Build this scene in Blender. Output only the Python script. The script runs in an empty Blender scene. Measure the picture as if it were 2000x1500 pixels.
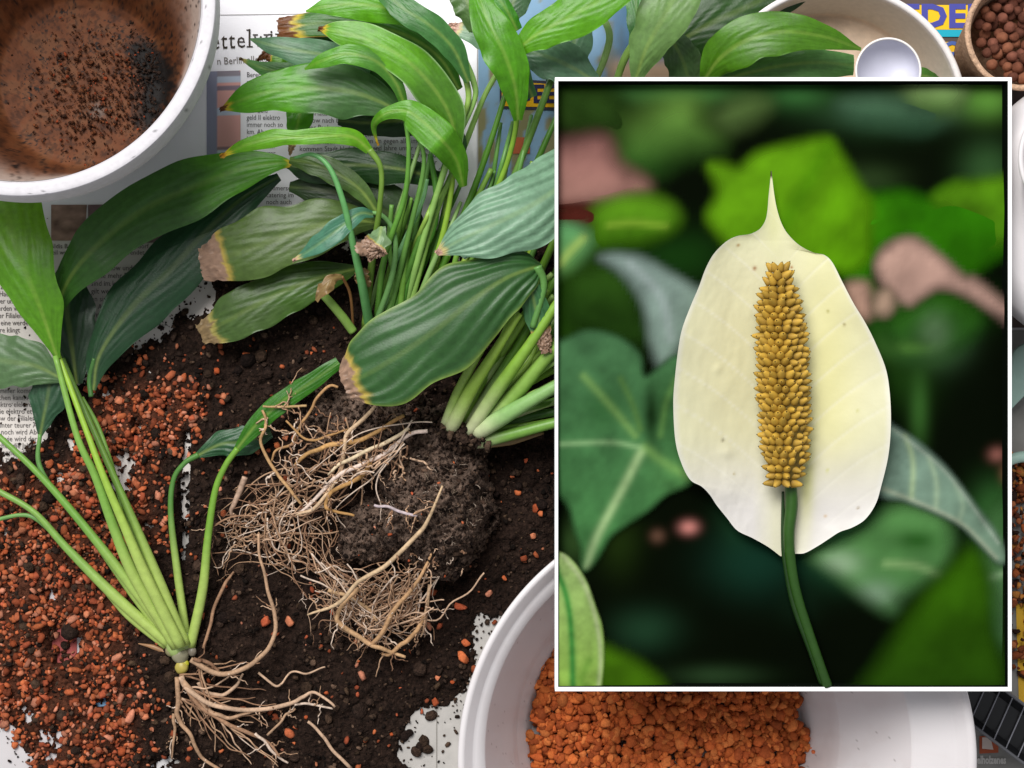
import bpy, math, random
import numpy as np
from mathutils import Vector, Matrix

random.seed(7)
RNG = np.random.default_rng(11)
SC = bpy.context.scene
COL = SC.collection

# ------------------------------------------------------------------ camera, world, lamps, exposure
H = 1.10                       # camera height over the table (m)
K = 0.0004                     # metres per photograph pixel on the table top
cam = bpy.data.cameras.new('camera'); camo = bpy.data.objects.new('camera', cam); COL.objects.link(camo)
camo.location = (0, 0, H); camo.rotation_euler = (0, 0, 0)
cam.sensor_width = 36; cam.lens = 18 / (0.4 / H); cam.clip_start = 0.02; cam.clip_end = 50
SC.camera = camo
w = bpy.data.worlds.new('World'); SC.world = w; w.use_nodes = True
w.node_tree.nodes['Background'].inputs[0].default_value = (0.93, 0.95, 1.0, 1)
w.node_tree.nodes['Background'].inputs[1].default_value = 0.42

def area(name, loc, target, size, power, col):
    l = bpy.data.lights.new(name, 'AREA'); l.shape = 'RECTANGLE'; l.size = size[0]; l.size_y = size[1]
    l.energy = power; l.color = col
    o = bpy.data.objects.new(name, l); COL.objects.link(o); o.location = loc
    o.rotation_euler = (Vector(target) - Vector(loc)).to_track_quat('-Z', 'Y').to_euler()
area('window_light', (-0.55, 1.15, 1.95), (0.0, 0.0, 0.05), (1.2, 1.2), 76, (1.0, 0.985, 0.96))
SC.view_settings.view_transform = 'Standard'
SC.view_settings.look = 'None'
SC.view_settings.exposure = 0.0
SC.view_settings.gamma = 1.0

# ------------------------------------------------------------------ helpers
def s(z): return K * (H - z) / H
def P(px, py, z=0.0): return ((px - 1000) * s(z), (750 - py) * s(z), z)
def PA(a, z):
    a = np.asarray(a, float); z = np.broadcast_to(np.asarray(z, float), a.shape[:1])
    k = K * (H - z) / H
    return np.stack([(a[:, 0] - 1000) * k, (750 - a[:, 1]) * k, z], 1)
def hexl(h):
    h = h.lstrip('#'); c = np.array([int(h[i:i + 2], 16) / 255 for i in (0, 2, 4)])
    return np.where(c <= 0.04045, c / 12.92, ((c + 0.055) / 1.055) ** 2.4)
def hash3(i, j, k, seed):
    n = (i.astype(np.int64) * 73856093) ^ (j.astype(np.int64) * 19349663) ^ (k.astype(np.int64) * 83492791) ^ (seed * 2654435761)
    n = (n ^ (n >> 13)) * 1274126177 & 0x7fffffff
    n = (n ^ (n >> 15)) * 668265263 & 0x7fffffff
    return ((n ^ (n >> 16)) & 0xffffff) / float(0xffffff)
def vn(x, y, z=None, seed=1):
    x = np.asarray(x, float); y = np.asarray(y, float)
    z = np.zeros_like(x) if z is None else np.asarray(z, float)
    xi, yi, zi = np.floor(x), np.floor(y), np.floor(z)
    fx, fy, fz = x - xi, y - yi, z - zi
    fx, fy, fz = [f * f * (3 - 2 * f) for f in (fx, fy, fz)]
    r = 0
    for a in (0, 1):
        for b in (0, 1):
            for c in (0, 1):
                r = r + hash3(xi + a, yi + b, zi + c, seed) * (fx if a else 1 - fx) * (fy if b else 1 - fy) * (fz if c else 1 - fz)
    return r
def fbm(x, y, z=None, seed=1, octs=4):
    r, a, t, f = 0, 1.0, 0, 1.0
    for o in range(octs):
        r = r + a * vn(x * f, y * f, None if z is None else z * f, seed + o * 17); t += a; a *= 0.5; f *= 2.03
    return r / t
def sstep(a, b, x):
    t = np.clip((x - a) / (b - a), 0, 1); return t * t * (3 - 2 * t)
def catmull(pts, n, closed=False):
    p = np.asarray(pts, float)
    if closed: p = np.vstack([p[-1], p, p[0], p[1]])
    else: p = np.vstack([2 * p[0] - p[1], p, 2 * p[-1] - p[-2]])
    m = len(p) - 3
    t = np.linspace(0, m, n, endpoint=not closed); i = np.minimum(t.astype(int), m - 1); f = (t - i)[:, None]
    a, b, c, d = p[i], p[i + 1], p[i + 2], p[i + 3]
    return 0.5 * (2 * b + (c - a) * f + (2 * a - 5 * b + 4 * c - d) * f ** 2 + (3 * b - a - 3 * c + d) * f ** 3)
def sdf(q, poly):
    """signed distance, positive inside"""
    x, y = q[:, 0], q[:, 1]; d = np.full(len(q), 1e18); ins = np.zeros(len(q), bool)
    for k in range(len(poly)):
        a, b = poly[k - 1], poly[k]
        e = b - a; wv = q - a
        t = np.clip((wv @ e) / max(e @ e, 1e-9), 0, 1)
        d = np.minimum(d, ((wv - t[:, None] * e) ** 2).sum(1))
        c = ((a[1] > y) != (b[1] > y)) & (x < (b[0] - a[0]) * (y - a[1]) / ((b[1] - a[1]) if b[1] != a[1] else 1e-9) + a[0])
        ins ^= c
    return np.where(ins, 1, -1) * np.sqrt(d)
def dline(q, line):
    d = np.full(len(q), 1e18)
    for a, b in zip(line[:-1], line[1:]):
        e = b - a; wv = q - a; t = np.clip((wv @ e) / max(e @ e, 1e-9), 0, 1)
        d = np.minimum(d, ((wv - t[:, None] * e) ** 2).sum(1))
    return np.sqrt(d)

def mk(name, V, F, mat, parent=None, col=None, smooth=True):
    """one mesh object; F is (M,k) array or list of arrays"""
    V = np.asarray(V, np.float32); Fs = F if isinstance(F, list) else [F]
    me = bpy.data.meshes.new(name)
    if len(Fs) and isinstance(Fs[0], (tuple, list)):
        me.from_pydata(V.tolist(), [], Fs)
    else:
        Fs = [np.asarray(f, np.int32) for f in Fs if len(f)]
        nl = sum(f.size for f in Fs); nf = sum(len(f) for f in Fs)
        me.vertices.add(len(V)); me.vertices.foreach_set('co', V.ravel())
        me.loops.add(nl); me.loops.foreach_set('vertex_index', np.concatenate([f.ravel() for f in Fs]))
        tot = np.concatenate([np.full(len(f), f.shape[1], np.int32) for f in Fs])
        me.polygons.add(nf); me.polygons.foreach_set('loop_start', np.concatenate([[0], np.cumsum(tot)[:-1]]).astype(np.int32))
        me.polygons.foreach_set('loop_total', tot)
        me.update(calc_edges=True); me.validate()
    if smooth: me.polygons.foreach_set('use_smooth', np.ones(len(me.polygons), bool))
    if col is not None:
        col = np.asarray(col, np.float32)
        if col.ndim == 1: col = np.tile(col, (len(V), 1))
        if col.shape[1] == 3: col = np.hstack([col, np.ones((len(col), 1), np.float32)])
        a = me.color_attributes.new('Col', 'FLOAT_COLOR', 'POINT'); a.data.foreach_set('color', np.clip(col, 0, 1).ravel())
    me.materials.append(mat); me.update()
    o = bpy.data.objects.new(name, me); COL.objects.link(o)
    if parent is not None: o.parent = parent
    return o
def tag(o, label=None, cat=None, group=None, kind=None):
    if label: o['label'] = label
    if cat: o['category'] = cat
    if group: o['group'] = group
    if kind: o['kind'] = kind
    return o
def empty(name, label, cat, group=None):
    o = bpy.data.objects.new(name, None); COL.objects.link(o); o.empty_display_size = 0.01
    return tag(o, label, cat, group)
def gridf(n, m, wrap=False):
    i = np.arange(n - 1)[:, None]; j = np.arange(m if wrap else m - 1)[None, :]
    j2 = (j + 1) % m
    return np.stack([i * m + j, i * m + j2, (i + 1) * m + j2, (i + 1) * m + j], -1).reshape(-1, 4)

# ------------------------------------------------------------------ materials
def mat(name, col=None, rough=0.6, spec=0.4, trans=0.0, bump=None, alpha=False, noise=None, sss=0.0, tcol=None):
    """col None: reads the colour attribute. bump=(scale,strength,dist); noise=(scale,amount)"""
    m = bpy.data.materials.new(name); m.use_nodes = True; nt = m.node_tree; N = nt.nodes; L = nt.links
    b = N['Principled BSDF']; out = N['Material Output']
    b.inputs['Roughness'].default_value = rough; b.inputs['Specular IOR Level'].default_value = spec
    tc = N.new('ShaderNodeTexCoord')
    if col is None:
        a = N.new('ShaderNodeVertexColor'); a.layer_name = 'Col'; src = a.outputs[0]
    else:
        r = N.new('ShaderNodeRGB'); r.outputs[0].default_value = (*col, 1); src = r.outputs[0]
    if noise:
        n = N.new('ShaderNodeTexNoise'); n.inputs['Scale'].default_value = noise[0]; n.inputs['Detail'].default_value = 6
        L.new(tc.outputs['Object'], n.inputs['Vector'])
        mr = N.new('ShaderNodeMapRange'); mr.inputs['From Min'].default_value = 0.3; mr.inputs['From Max'].default_value = 0.7
        mr.inputs['To Min'].default_value = 1 - noise[1]; mr.inputs['To Max'].default_value = 1 + noise[1]
        L.new(n.outputs['Fac'], mr.inputs['Value'])
        mx = N.new('ShaderNodeVectorMath'); mx.operation = 'SCALE'
        L.new(src, mx.inputs[0]); L.new(mr.outputs[0], mx.inputs['Scale']); src = mx.outputs[0]
    L.new(src, b.inputs['Base Color'])
    if sss: b.inputs['Subsurface Weight'].default_value = sss; b.inputs['Subsurface Radius'].default_value = (0.004, 0.003, 0.001)
    if bump:
        n = N.new('ShaderNodeTexNoise'); n.inputs['Scale'].default_value = bump[0]; n.inputs['Detail'].default_value = 8
        L.new(tc.outputs['Object'], n.inputs['Vector'])
        bp = N.new('ShaderNodeBump'); bp.inputs['Strength'].default_value = bump[1]; bp.inputs['Distance'].default_value = bump[2]
        L.new(n.outputs['Fac'], bp.inputs['Height']); L.new(bp.outputs[0], b.inputs['Normal'])
    sh = b.outputs[0]
    if trans:
        t = N.new('ShaderNodeBsdfTranslucent'); ms = N.new('ShaderNodeMixShader'); ms.inputs[0].default_value = trans
        L.new(src, t.inputs[0]); L.new(sh, ms.inputs[1]); L.new(t.outputs[0], ms.inputs[2]); sh = ms.outputs[0]
    if alpha:
        t = N.new('ShaderNodeBsdfTransparent'); ms = N.new('ShaderNodeMixShader')
        L.new(a.outputs['Alpha'], ms.inputs[0]); L.new(t.outputs[0], ms.inputs[1]); L.new(sh, ms.inputs[2]); sh = ms.outputs[0]
    L.new(sh, out.inputs['Surface'])
    return m

M_leaf = mat('leaf_green', rough=0.40, spec=0.42, trans=0.20, bump=(700, 0.2, 0.0007), noise=(220, 0.14))
M_stalk = mat('stalk_green', rough=0.42, spec=0.45, trans=0.10, noise=(160, 0.10), bump=(500, 0.15, 0.0006))
M_root = mat('root_fibre', rough=0.75, spec=0.2, noise=(500, 0.22), bump=(900, 0.4, 0.0006))
M_soil = mat('potting_soil', rough=0.95, spec=0.12, noise=(420, 0.55), bump=(700, 1.0, 0.0022))
M_clay = mat('fired_clay', rough=0.9, spec=0.12, noise=(600, 0.22), bump=(1500, 0.6, 0.0006))
M_leca = mat('clay_ball', rough=0.9, spec=0.12, noise=(350, 0.22), bump=(900, 0.6, 0.0008))
M_white = mat('white_plastic', col=(0.66, 0.625, 0.63), rough=0.36, spec=0.4, noise=(8, 0.03))
M_potdirt = mat('pot_surface', rough=0.7, spec=0.25, noise=(220, 0.06), bump=(500, 0.25, 0.0006))
M_paper = mat('newsprint', rough=0.85, spec=0.1, noise=(30, 0.03), bump=(25, 0.25, 0.002))
M_ink = mat('printing_ink', rough=0.8, spec=0.1)
M_fibre = mat('fibre_pot', rough=0.95, spec=0.05, noise=(350, 0.25), bump=(600, 0.9, 0.0015))
M_frame = mat('white_frame', col=(0.93, 0.93, 0.93), rough=0.6, spec=0.2)
M_back = mat('dark_backing', rough=0.95, spec=0.0)
M_soft = mat('soft_leaf', rough=0.9, spec=0.03, alpha=True)
M_spathe = mat('spathe', rough=0.45, spec=0.3, trans=0.15, bump=(260, 0.12, 0.001))
M_spadix = mat('spadix', rough=0.6, spec=0.25, sss=0.1, noise=(300, 0.12))
M_black = mat('black_plastic', col=(0.008, 0.008, 0.009), rough=0.35, spec=0.4)
M_grey = mat('grey_rib', col=(0.10, 0.10, 0.11), rough=0.4)
M_rib = mat('rib_plastic', col=(0.22, 0.22, 0.25), rough=0.4)
M_mint = mat('mint_plastic', col=(0.40, 0.58, 0.50), rough=0.5, noise=(60, 0.08))
M_table = mat('table_paint', col=(0.62, 0.60, 0.60), rough=0.55, noise=(25, 0.06), bump=(60, 0.1, 0.001))

# ------------------------------------------------------------------ setting: table and papers
def paper_z(x, y): return 0.0016 + 0.0012 * (fbm(np.asarray(x) * 9 + 5, np.asarray(y) * 9 + 5, seed=3, octs=2) - 0.5)
def tabletop():
    V = [(-1.0, -0.8, 0), (1.0, -0.8, 0), (1.0, 0.8, 0), (-1.0, 0.8, 0), (-1.0, -0.8, -0.03), (1.0, -0.8, -0.03), (1.0, 0.8, -0.03), (-1.0, 0.8, -0.03)]
    o = mk('tabletop', V, [(0, 1, 2, 3), (7, 6, 5, 4), (0, 4, 5, 1), (1, 5, 6, 2), (2, 6, 7, 3), (3, 7, 4, 0)], M_table, smooth=False)
    tag(o, kind='structure')
tabletop()

def sheet(name, corners, lift, colfun, parent=None, step=6, n=None, material=None):
    """quad patch given by four photo corners (tl,tr,br,bl), following the paper's gentle waves"""
    c = np.asarray(corners, float)
    L1 = np.linalg.norm(c[1] - c[0]); L2 = np.linalg.norm(c[3] - c[0])
    nu, nv = max(2, int(L1 / step)), max(2, int(L2 / step))
    u, v = np.meshgrid(np.linspace(0, 1, nu), np.linspace(0, 1, nv))
    u, v = u.ravel(), v.ravel()
    q = (1 - v)[:, None] * ((1 - u)[:, None] * c[0] + u[:, None] * c[1]) + v[:, None] * ((1 - u)[:, None] * c[3] + u[:, None] * c[2])
    V = PA(q, 0.0016); V[:, 2] = paper_z(V[:, 0], V[:, 1]) + lift
    cc = colfun(q, u, v)
    if isinstance(cc, str): cc = np.tile(hexl(cc), (len(q), 1))
    return mk(name, V, gridf(nv, nu)[:, ::-1], material or M_paper, parent, cc)

TXT_CACHE = {}
def text(name, body, px, py, size_px, parent, col='#3a3634', lift=0.0006, rot=0, xs=1.0, spacing=1.0, line=1.0, bold=0.0):
    cu = bpy.data.curves.new('t', 'FONT'); cu.body = body; cu.size = size_px * s(0.0016) * 1.35; cu.space_character = spacing
    cu.space_line = line; cu.offset = bold; cu.resolution_u = 2
    o = bpy.data.objects.new('t', cu); COL.objects.link(o)
    me = bpy.data.meshes.new_from_object(o.evaluated_get(bpy.context.evaluated_depsgraph_get()))
    bpy.data.objects.remove(o); bpy.data.curves.remove(cu)
    n = len(me.vertices); co = np.zeros(n * 3); me.vertices.foreach_get('co', co); co = co.reshape(-1, 3)
    co[:, 0] *= xs
    c, sn = math.cos(rot), math.sin(rot)
    x = co[:, 0] * c - co[:, 1] * sn; y = co[:, 0] * sn + co[:, 1] * c
    o0 = P(px, py, 0.0016); x += o0[0]; y += o0[1]
    co = np.stack([x, y, paper_z(x, y) + lift], 1)
    me.vertices.foreach_set('co', co.ravel().astype(np.float32))
    a = me.color_attributes.new('Col', 'FLOAT_COLOR', 'POINT'); a.data.foreach_set('color', np.tile([*hexl(col), 1], n).astype(np.float32))
    me.materials.clear(); me.materials.append(M_ink); me.update()
    ob = bpy.data.objects.new(name, me); COL.objects.link(ob); ob.parent = parent
    return ob
WORDS = ('die Berliner werden mehr Papier wurden Filialen und im kommen sollen nicht auch alle Stadt noch immer teurer klingt wird kann '
         'Menschen fahren Arbeit elektro Prozent Jahre Aber sind zur nach gegen unter wie eine der das Haus Pankow zwei bleibt etwa Strom').split()
def lorem(nl, wmax, rnd):
    out = []
    for i in range(nl):
        t = ''
        while len(t) < wmax - 3: t += rnd.choice(WORDS) + ' '
        out.append(t[:wmax].strip())
    return '\n'.join(out)

def flat(h): return lambda q, u, v: h
np1 = empty('newspaper', 'open German newspaper sheet spread under the plants with a large printed headline', 'newspaper')
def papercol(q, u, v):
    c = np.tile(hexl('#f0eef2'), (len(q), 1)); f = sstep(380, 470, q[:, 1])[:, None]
    c = c * (1 - f) + hexl('#c9c2bc') * f  # greyer lower part: shade of pot and leaves put into the paper colour
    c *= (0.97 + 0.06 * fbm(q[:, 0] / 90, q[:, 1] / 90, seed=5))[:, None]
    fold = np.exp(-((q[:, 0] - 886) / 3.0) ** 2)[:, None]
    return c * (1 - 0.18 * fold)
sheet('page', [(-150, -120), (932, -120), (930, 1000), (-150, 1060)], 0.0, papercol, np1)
rl = random.Random(3)
# headline: serif feet and heads are added to plain letters
def headline():
    x = 412; V = []
    for ch, adv, sc in (('e', 20, 1), ('t', 15, 1), ('t', 15, 1), ('e', 21, 1), ('l', 13, 1.12), ('w', 30, 1), ('i', 13, 1), ('r', 17, 1), ('t', 15, 1)):
        by = 96 - (x - 412) * 0.055
        text('headline_letter', ch, x, by, 34 * sc, np1, col='#413a34', xs=0.82)
        def bar(cx, cy, wd):
            sheet('serif', [(cx - wd, cy - 1.2), (cx + wd, cy - 1.2), (cx + wd, cy + 1.2), (cx - wd, cy + 1.2)], 0.0007, flat('#413a34'), np1, step=4, material=M_ink)
        if ch in 'l': bar(x + 5, by - 0.5, 6); bar(x + 2.5, by - 33, 4)
        if ch in 'i': bar(x + 5, by - 0.5, 6); bar(x + 2.5, by - 22, 4)
        if ch in 'r': bar(x + 5, by - 0.5, 6); bar(x + 2.5, by - 22, 4)
        if ch in 't': bar(x + 8, by - 0.5, 4)
        if ch in 'w': bar(x + 3, by - 23, 5); bar(x + 24, by - 23, 5)
        x += adv
headline()
text('subheadline', 'n Berlin alle Umfrage zur', 424, 127, 15, np1, col='#7a736e', rot=0.05, xs=0.85)
sheet('rule_line', [(430, 29), (700, 25), (700, 26.2), (430, 30.2)], 0.0006, flat('#9a9694'), np1, step=20, material=M_ink)
text('text_column', 'Berechnet\nmit zwei\nMonate\nzur Fahrt\nBerlin wie\ndas Geld\ngeld II elektro\nimmer noch so\nkm. Aber alle\nklingt, wird\nkann fahren\nnoch teurer\noder Benzin', 482, 151, 10.5, np1, col='#5f5c5e', line=0.98, rot=0.0, xs=0.82)
text('text_column', lorem(11, 26, rl), 585, 226, 10.5, np1, col='#67625f', line=0.98, xs=0.9)
text('text_column', lorem(6, 34, rl), 690, 280, 10.5, np1, col='#67625f', line=0.98, xs=0.9)
text('text_column', 'werden,\nie Papier\nwerden\nsowie wird\nFilialen\nPost im', 42, 419, 11, np1, col='#5b5552', line=0.95, xs=0.8)
text('text_column', lorem(13, 20, rl), -40, 480, 11, np1, col='#5b5552', line=0.95, xs=0.8)
text('text_column', lorem(11, 22, rl), -30, 768, 11, np1, col='#6b6664', line=0.9, xs=0.85)
text('caption', 'Aldis Berliner Zentrale in Wilmersdorf\nteil wurden nach und oft angewendet', 98, 485, 9.5, np1, col='#4a4542', xs=0.95, line=0.95)
text('text_column', 'in, Pankow und Trep-\nn, die mehr Filialen\nsind im kommenden\ngilt werden, und\nen sind im Markt\nd. Auf einer\nangen Straße\nkommt auch\nnoch immer\nsowie zwei', 178, 528, 11, np1, col='#4f4a48', line=1.02, xs=0.88)
text('text_column', 'Wilmersdorf\ncatering im\nnoch auch', 520, 372, 10, np1, col='#5b5552', xs=0.9)
def stripes(q, u, v):
    c = np.tile(hexl('#d9a39c'), (len(q), 1))
    for y0, y1, h in ((138, 150, '#8f8790'), (150, 162, '#b7c0d0'), (168, 178, '#8a7a86'), (212, 226, '#b9c2d2'), (288, 294, '#9a7f80'), (294, 306, '#bfc9cf')):
        c[(q[:, 1] > y0) & (q[:, 1] < y1)] = hexl(h)
    c[(q[:, 0] < 424)] = hexl('#8f90a4'); return c
sheet('photograph', [(404, 140), (470, 138), (470, 318), (404, 320)], 0.0005, stripes, np1, step=3)
def dirtypic(q, u, v):
    n = fbm(q[:, 0] / 22, q[:, 1] / 14, seed=9)
    return hexl('#3f3128') * (1 - n)[:, None] + hexl('#b08f80') * n[:, None]
sheet('photograph', [(100, 400), (170, 400), (165, 470), (100, 470)], 0.0005, dirtypic, np1, step=3)
sheet('photograph', [(172, 400), (425, 395), (425, 474), (172, 474)], 0.0005, lambda q, u, v: hexl('#6f5a5a') * (0.5 + fbm(q[:, 0] / 18, q[:, 1] / 18, seed=12)[:, None]), np1, step=3)
# colour brochure page to the right of the sheet's edge
np2 = empty('newspaper', 'colour brochure page with blue sky photograph and yellow box between the stalks', 'newspaper')
def bluepic(q, u, v):
    n = fbm(q[:, 0] / 30, q[:, 1] / 50, seed=21); c = hexl('#7f9fba') * (0.8 + 0.3 * n)[:, None]
    m = sstep(0.52, 0.62, fbm(q[:, 0] / 26, q[:, 1] / 60, seed=25))[:, None]
    f = sstep(1150, 1230, q[:, 0])[:, None]
    c = c * (1 - m) + hexl('#85805c') * m
    c = c * (1 - f) + hexl('#4c6a85') * (0.6 + 0.6 * n)[:, None] * f
    g = (sstep(100, 135, q[:, 1]) * sstep(1170, 1210, q[:, 0]))[:, None]
    return c * (1 - g) + hexl('#ab9078') * (0.7 + 0.5 * n)[:, None] * g
sheet('page', [(934, -120), (1420, -120), (1420, 700), (934, 700)], -0.0007, bluepic, np2)
sheet('yellow_box', [(976, 152), (1100, 160), (1100, 216), (976, 212)], 0.0001, flat('#3b3a46'), np2)
sheet('yellow_box', [(980, 158), (1100, 166), (1100, 210), (980, 207)], 0.0005, flat('#d9a520'), np2)
text('lettering', 'IDEE', 994, 200, 36, np2, col='#2d2d4e', lift=0.0011, bold=0.0006, xs=0.95)
sheet('red_patch', [(1000, 268), (1035, 268), (1035, 300), (1000, 300)], 0.0001, flat('#b0603f'), np2)
np3 = empty('newspaper', 'colour brochure with bold blue letters on a yellow banner beside the fibre pot', 'newspaper')
def darkpg(q, u, v): return hexl('#5c4f4a') * (0.85 + 0.3 * fbm(q[:, 0] / 60, q[:, 1] / 60, seed=31))[:, None]
sheet('page', [(1424, -120), (2150, -120), (2150, 640), (1424, 640)], -0.0009, darkpg, np3)
sheet('yellow_banner', [(1740, 10), (1990, 10), (1990, 58), (1740, 58)], 0.0001, flat('#e6bd2c'), np3)
sheet('cyan_stripe', [(1740, 58.5), (1990, 58.5), (1990, 72), (1740, 72)], 0.0001, flat('#2aa5bd'), np3)
sheet('yellow_banner', [(1740, 82), (1990, 82), (1990, 108), (1740, 108)], 0.0001, flat('#d9ad2c'), np3)
text('lettering', 'IEDEE', 1741, 53, 46, np3, col='#4c4f9c', lift=0.0008, bold=0.0010, xs=1.12, spacing=1.05)
text('lettering', 'C O', 1842, 107, 26, np3, col='#4c62a0', lift=0.0008, bold=0.0008, xs=1.1)
np4 = empty('newspaper', 'soiled brochure page with yellow patch under spilled granules at the right edge', 'newspaper')
sheet('page', [(1560, 645), (2150, 645), (2150, 1620), (1560, 1620)], -0.0007, lambda q, u, v: hexl('#8a8884') * (0.7 + 0.5 * fbm(q[:, 0] / 40, q[:, 1] / 40, seed=33))[:, None], np4)
sheet('yellow_patch', [(1984, 1180), (2100, 1160), (2100, 1385), (1990, 1375)], 0.0001, flat('#cfa437'), np4)
sheet('red_logo', [(1913, 1438), (1950, 1436), (1950, 1470), (1913, 1472)], 0.0001, flat('#a5563c'), np4)
sheet('white_logo_shape', [(1918, 1440), (1934, 1440), (1940, 1464), (1918, 1462)], 0.0005, flat('#c9b9b0'), np4)
text('lettering', 'elholzenes', 1908, 1491, 16, np4, col='#b9b6b2', lift=0.0006, xs=0.62, bold=0.0003)
np5 = empty('newspaper', 'pale speckled newspaper sheet lying under the soil at the bottom of the frame', 'newspaper')
sheet('page', [(300, 1002), (1560, 1002), (1560, 1640), (340, 1640)], -0.0005, lambda q, u, v: hexl('#b5b1ac') * (0.85 + 0.25 * fbm(q[:, 0] / 12, q[:, 1] / 12, seed=35))[:, None], np5)
sheet('page_rule', [(852, 1370), (853.5, 1370), (853.5, 1520), (852, 1520)], 0.0002, flat('#8a8680'), np5, step=20)
np6 = empty('newspaper', 'newspaper page with red printed advert showing through the granules at lower left', 'newspaper')
sheet('page', [(-150, 1064), (296, 1064), (296, 1640), (-150, 1640)], -0.0006, flat('#c4bfc0'), np6)
sheet('red_print', [(95, 1205), (150, 1200), (150, 1335), (95, 1340)], 0.0001, flat('#9c504c'), np6)
sheet('red_print', [(-60, 1330), (22, 1340), (18, 1424), (-60, 1410)], 0.0001, flat('#94484a'), np6)
sheet('blue_print', [(178, 1350), (222, 1350), (222, 1395), (178, 1395)], 0.0001, flat('#7fa6c8'), np6)

# ------------------------------------------------------------------ soil
SOIL = catmull([(-60, 905), (25, 900), (58, 872), (82, 846), (95, 800), (150, 750), (200, 705), (285, 672), (345, 620), (405, 560), (420, 520), (520, 500), (600, 480), (640, 430),
                (700, 420), (760, 400), (830, 470), (900, 480), (1000, 440), (1160, 430), (1170, 1150), (1010, 1190), (950, 1215), (930, 1270), (925, 1310), (900, 1368), (862, 1385), (822, 1400), (790, 1450), (775, 1540),
                (500, 1560), (300, 1560), (90, 1545), (62, 1500), (40, 1470), (28, 1430), (-5, 1412), (-60, 1405)], 220, True)
HOLES = [(242, 905, 15, 24), (236, 945, 20, 40), (366, 868, 5, 22), (364, 900, 7, 25), (361, 950, 8, 34), (362, 1010, 7, 26), (361, 1055, 6, 18), (358, 1088, 5, 10),
         (270, 834, 7, 18), (286, 778, 4, 10), (326, 790, 3, 12), (137, 862, 7, 16), (98, 1162, 12, 10), (112, 1250, 12, 38), (140, 1265, 24, 20), (196, 1370, 14, 10),
         (318, 1492, 26, 12), (380, 598, 12, 26), (412, 600, 7, 22), (85, 1440, 10, 12), (48, 1390, 8, 10), (205, 770, 6, 8), (115, 935, 8, 10), (205, 1015, 8, 8),
         (290, 1025, 9, 6), (720, 480, 40, 20), (935, 1235, 10, 22), (836, 1010 + 400, 24, 20), (795, 1465, 12, 20), (95, 1480, 10, 8), (10, 1040, 4, 12), (60, 1405, 10, 10), (107, 1445, 12, 22)]
def soil_h(q):
    d = sdf(q, SOIL)
    x, y = q[:, 0], q[:, 1]
    rough = fbm(x / 26, y / 26, seed=41, octs=5); fine = fbm(x / 7, y / 7, seed=47, octs=3)
    e = np.clip((d + (rough - 0.5) * 46 + (fine - 0.5) * 14) / 40, -0.6, 1)
    for hx, hy, rx, ry in HOLES:
        rx, ry = rx * 1.25, ry * 1.2
        e = e - 2.6 * np.exp(-(((x - hx) / rx) ** 2 + ((y - hy) / ry) ** 2) ** 1.1) * (2.2 * np.clip(fine - .18, 0, 1))
    base = 0.0035 + 0.006 * sstep(20, 160, d)
    return np.where(e > 0, base * np.clip(e, 0, 1) ** 0.5 + 0.013 * (rough - 0.5) * np.clip(e, 0, 1) + 0.0028 * (fine - 0.5), -0.002) + 0.0012
def soilbed():
    st = 2.6
    xs = np.arange(-40, 1165, st); ys = np.arange(395, 1545, st)
    X, Y = np.meshgrid(xs, ys); q = np.stack([X.ravel(), Y.ravel()], 1)
    h = soil_h(q); V = PA(q, 0.004); V[:, 2] = np.maximum(h, 0.0002)
    g = fbm(q[:, 0] / 60, q[:, 1] / 60, seed=51); gg = fbm(q[:, 0] / 5, q[:, 1] / 5, seed=53, octs=2)
    c = hexl('#2a1e18') * (0.40 + 0.9 * gg)[:, None] * (0.8 + 0.4 * g)[:, None]
    red = (sstep(0, 60, sdf(q, GRAN)) * 0.55)[:, None]
    c = c * (1 - red) + hexl('#5c3322') * (0.5 + gg)[:, None] * red
    F = gridf(len(ys), len(xs))[:, ::-1]
    F = F[(h[F] > 0.0016).any(1)]
    use = np.unique(F); m = -np.ones(len(V), int); m[use] = np.arange(len(use))
    o = mk('soil', V[use], m[F], M_soil, None, c[use])
    tag(o, 'dark brown potting soil spilled across the newspaper under the plants', 'soil', kind='stuff')
GRAN = catmull([(-60, 930), (60, 910), (120, 880), (150, 800), (200, 735), (300, 710), (395, 740), (425, 800), (380, 860), (330, 930), (335, 1050), (300, 1170), (280, 1260), (292, 1350), (300, 1450), (270, 1560), (60, 1540), (20, 1440), (-60, 1400)], 120, True)
soilbed()

# small rough stones, joined
def ico(sub):
    import bmesh
    bm = bmesh.new(); bmesh.ops.create_icosphere(bm, subdivisions=sub, radius=1)
    V = np.array([v.co[:] for v in bm.verts]); F = np.array([[v.index for v in f.verts] for f in bm.faces]); bm.free()
    return V, F
I1, I2 = ico(1), ico(2)
def stone(seed, el=1.0, sub=2, rough=0.5):
    V, F = I2 if sub == 2 else I1
    V = V.copy(); r = random.Random(seed)
    V = np.sign(V) * np.abs(V) ** .62; V *= .86
    for k in range(r.randint(6, 9)):           # chipped facets
        n = np.array([r.gauss(0, 1) for _ in range(3)]); n /= np.linalg.norm(n)
        d = r.uniform(0.45, 0.85); p = V @ n
        V -= np.maximum(p - d, 0)[:, None] * n * 0.98
    V *= 1 + 0.10 * (vn(V[:, 0] * 3 + seed, V[:, 1] * 3, V[:, 2] * 3, seed=seed)[:, None] - 0.5)
    V[:, 0] *= el; V[:, 2] *= 0.8
    return V, F
VAR = [stone(i, el=1.0 + 0.11 * (i % 9), sub=1) for i in range(14)]
VAR2 = [stone(i + 50, el=1.0 + 0.11 * (i % 9), sub=2) for i in range(14)]
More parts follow.
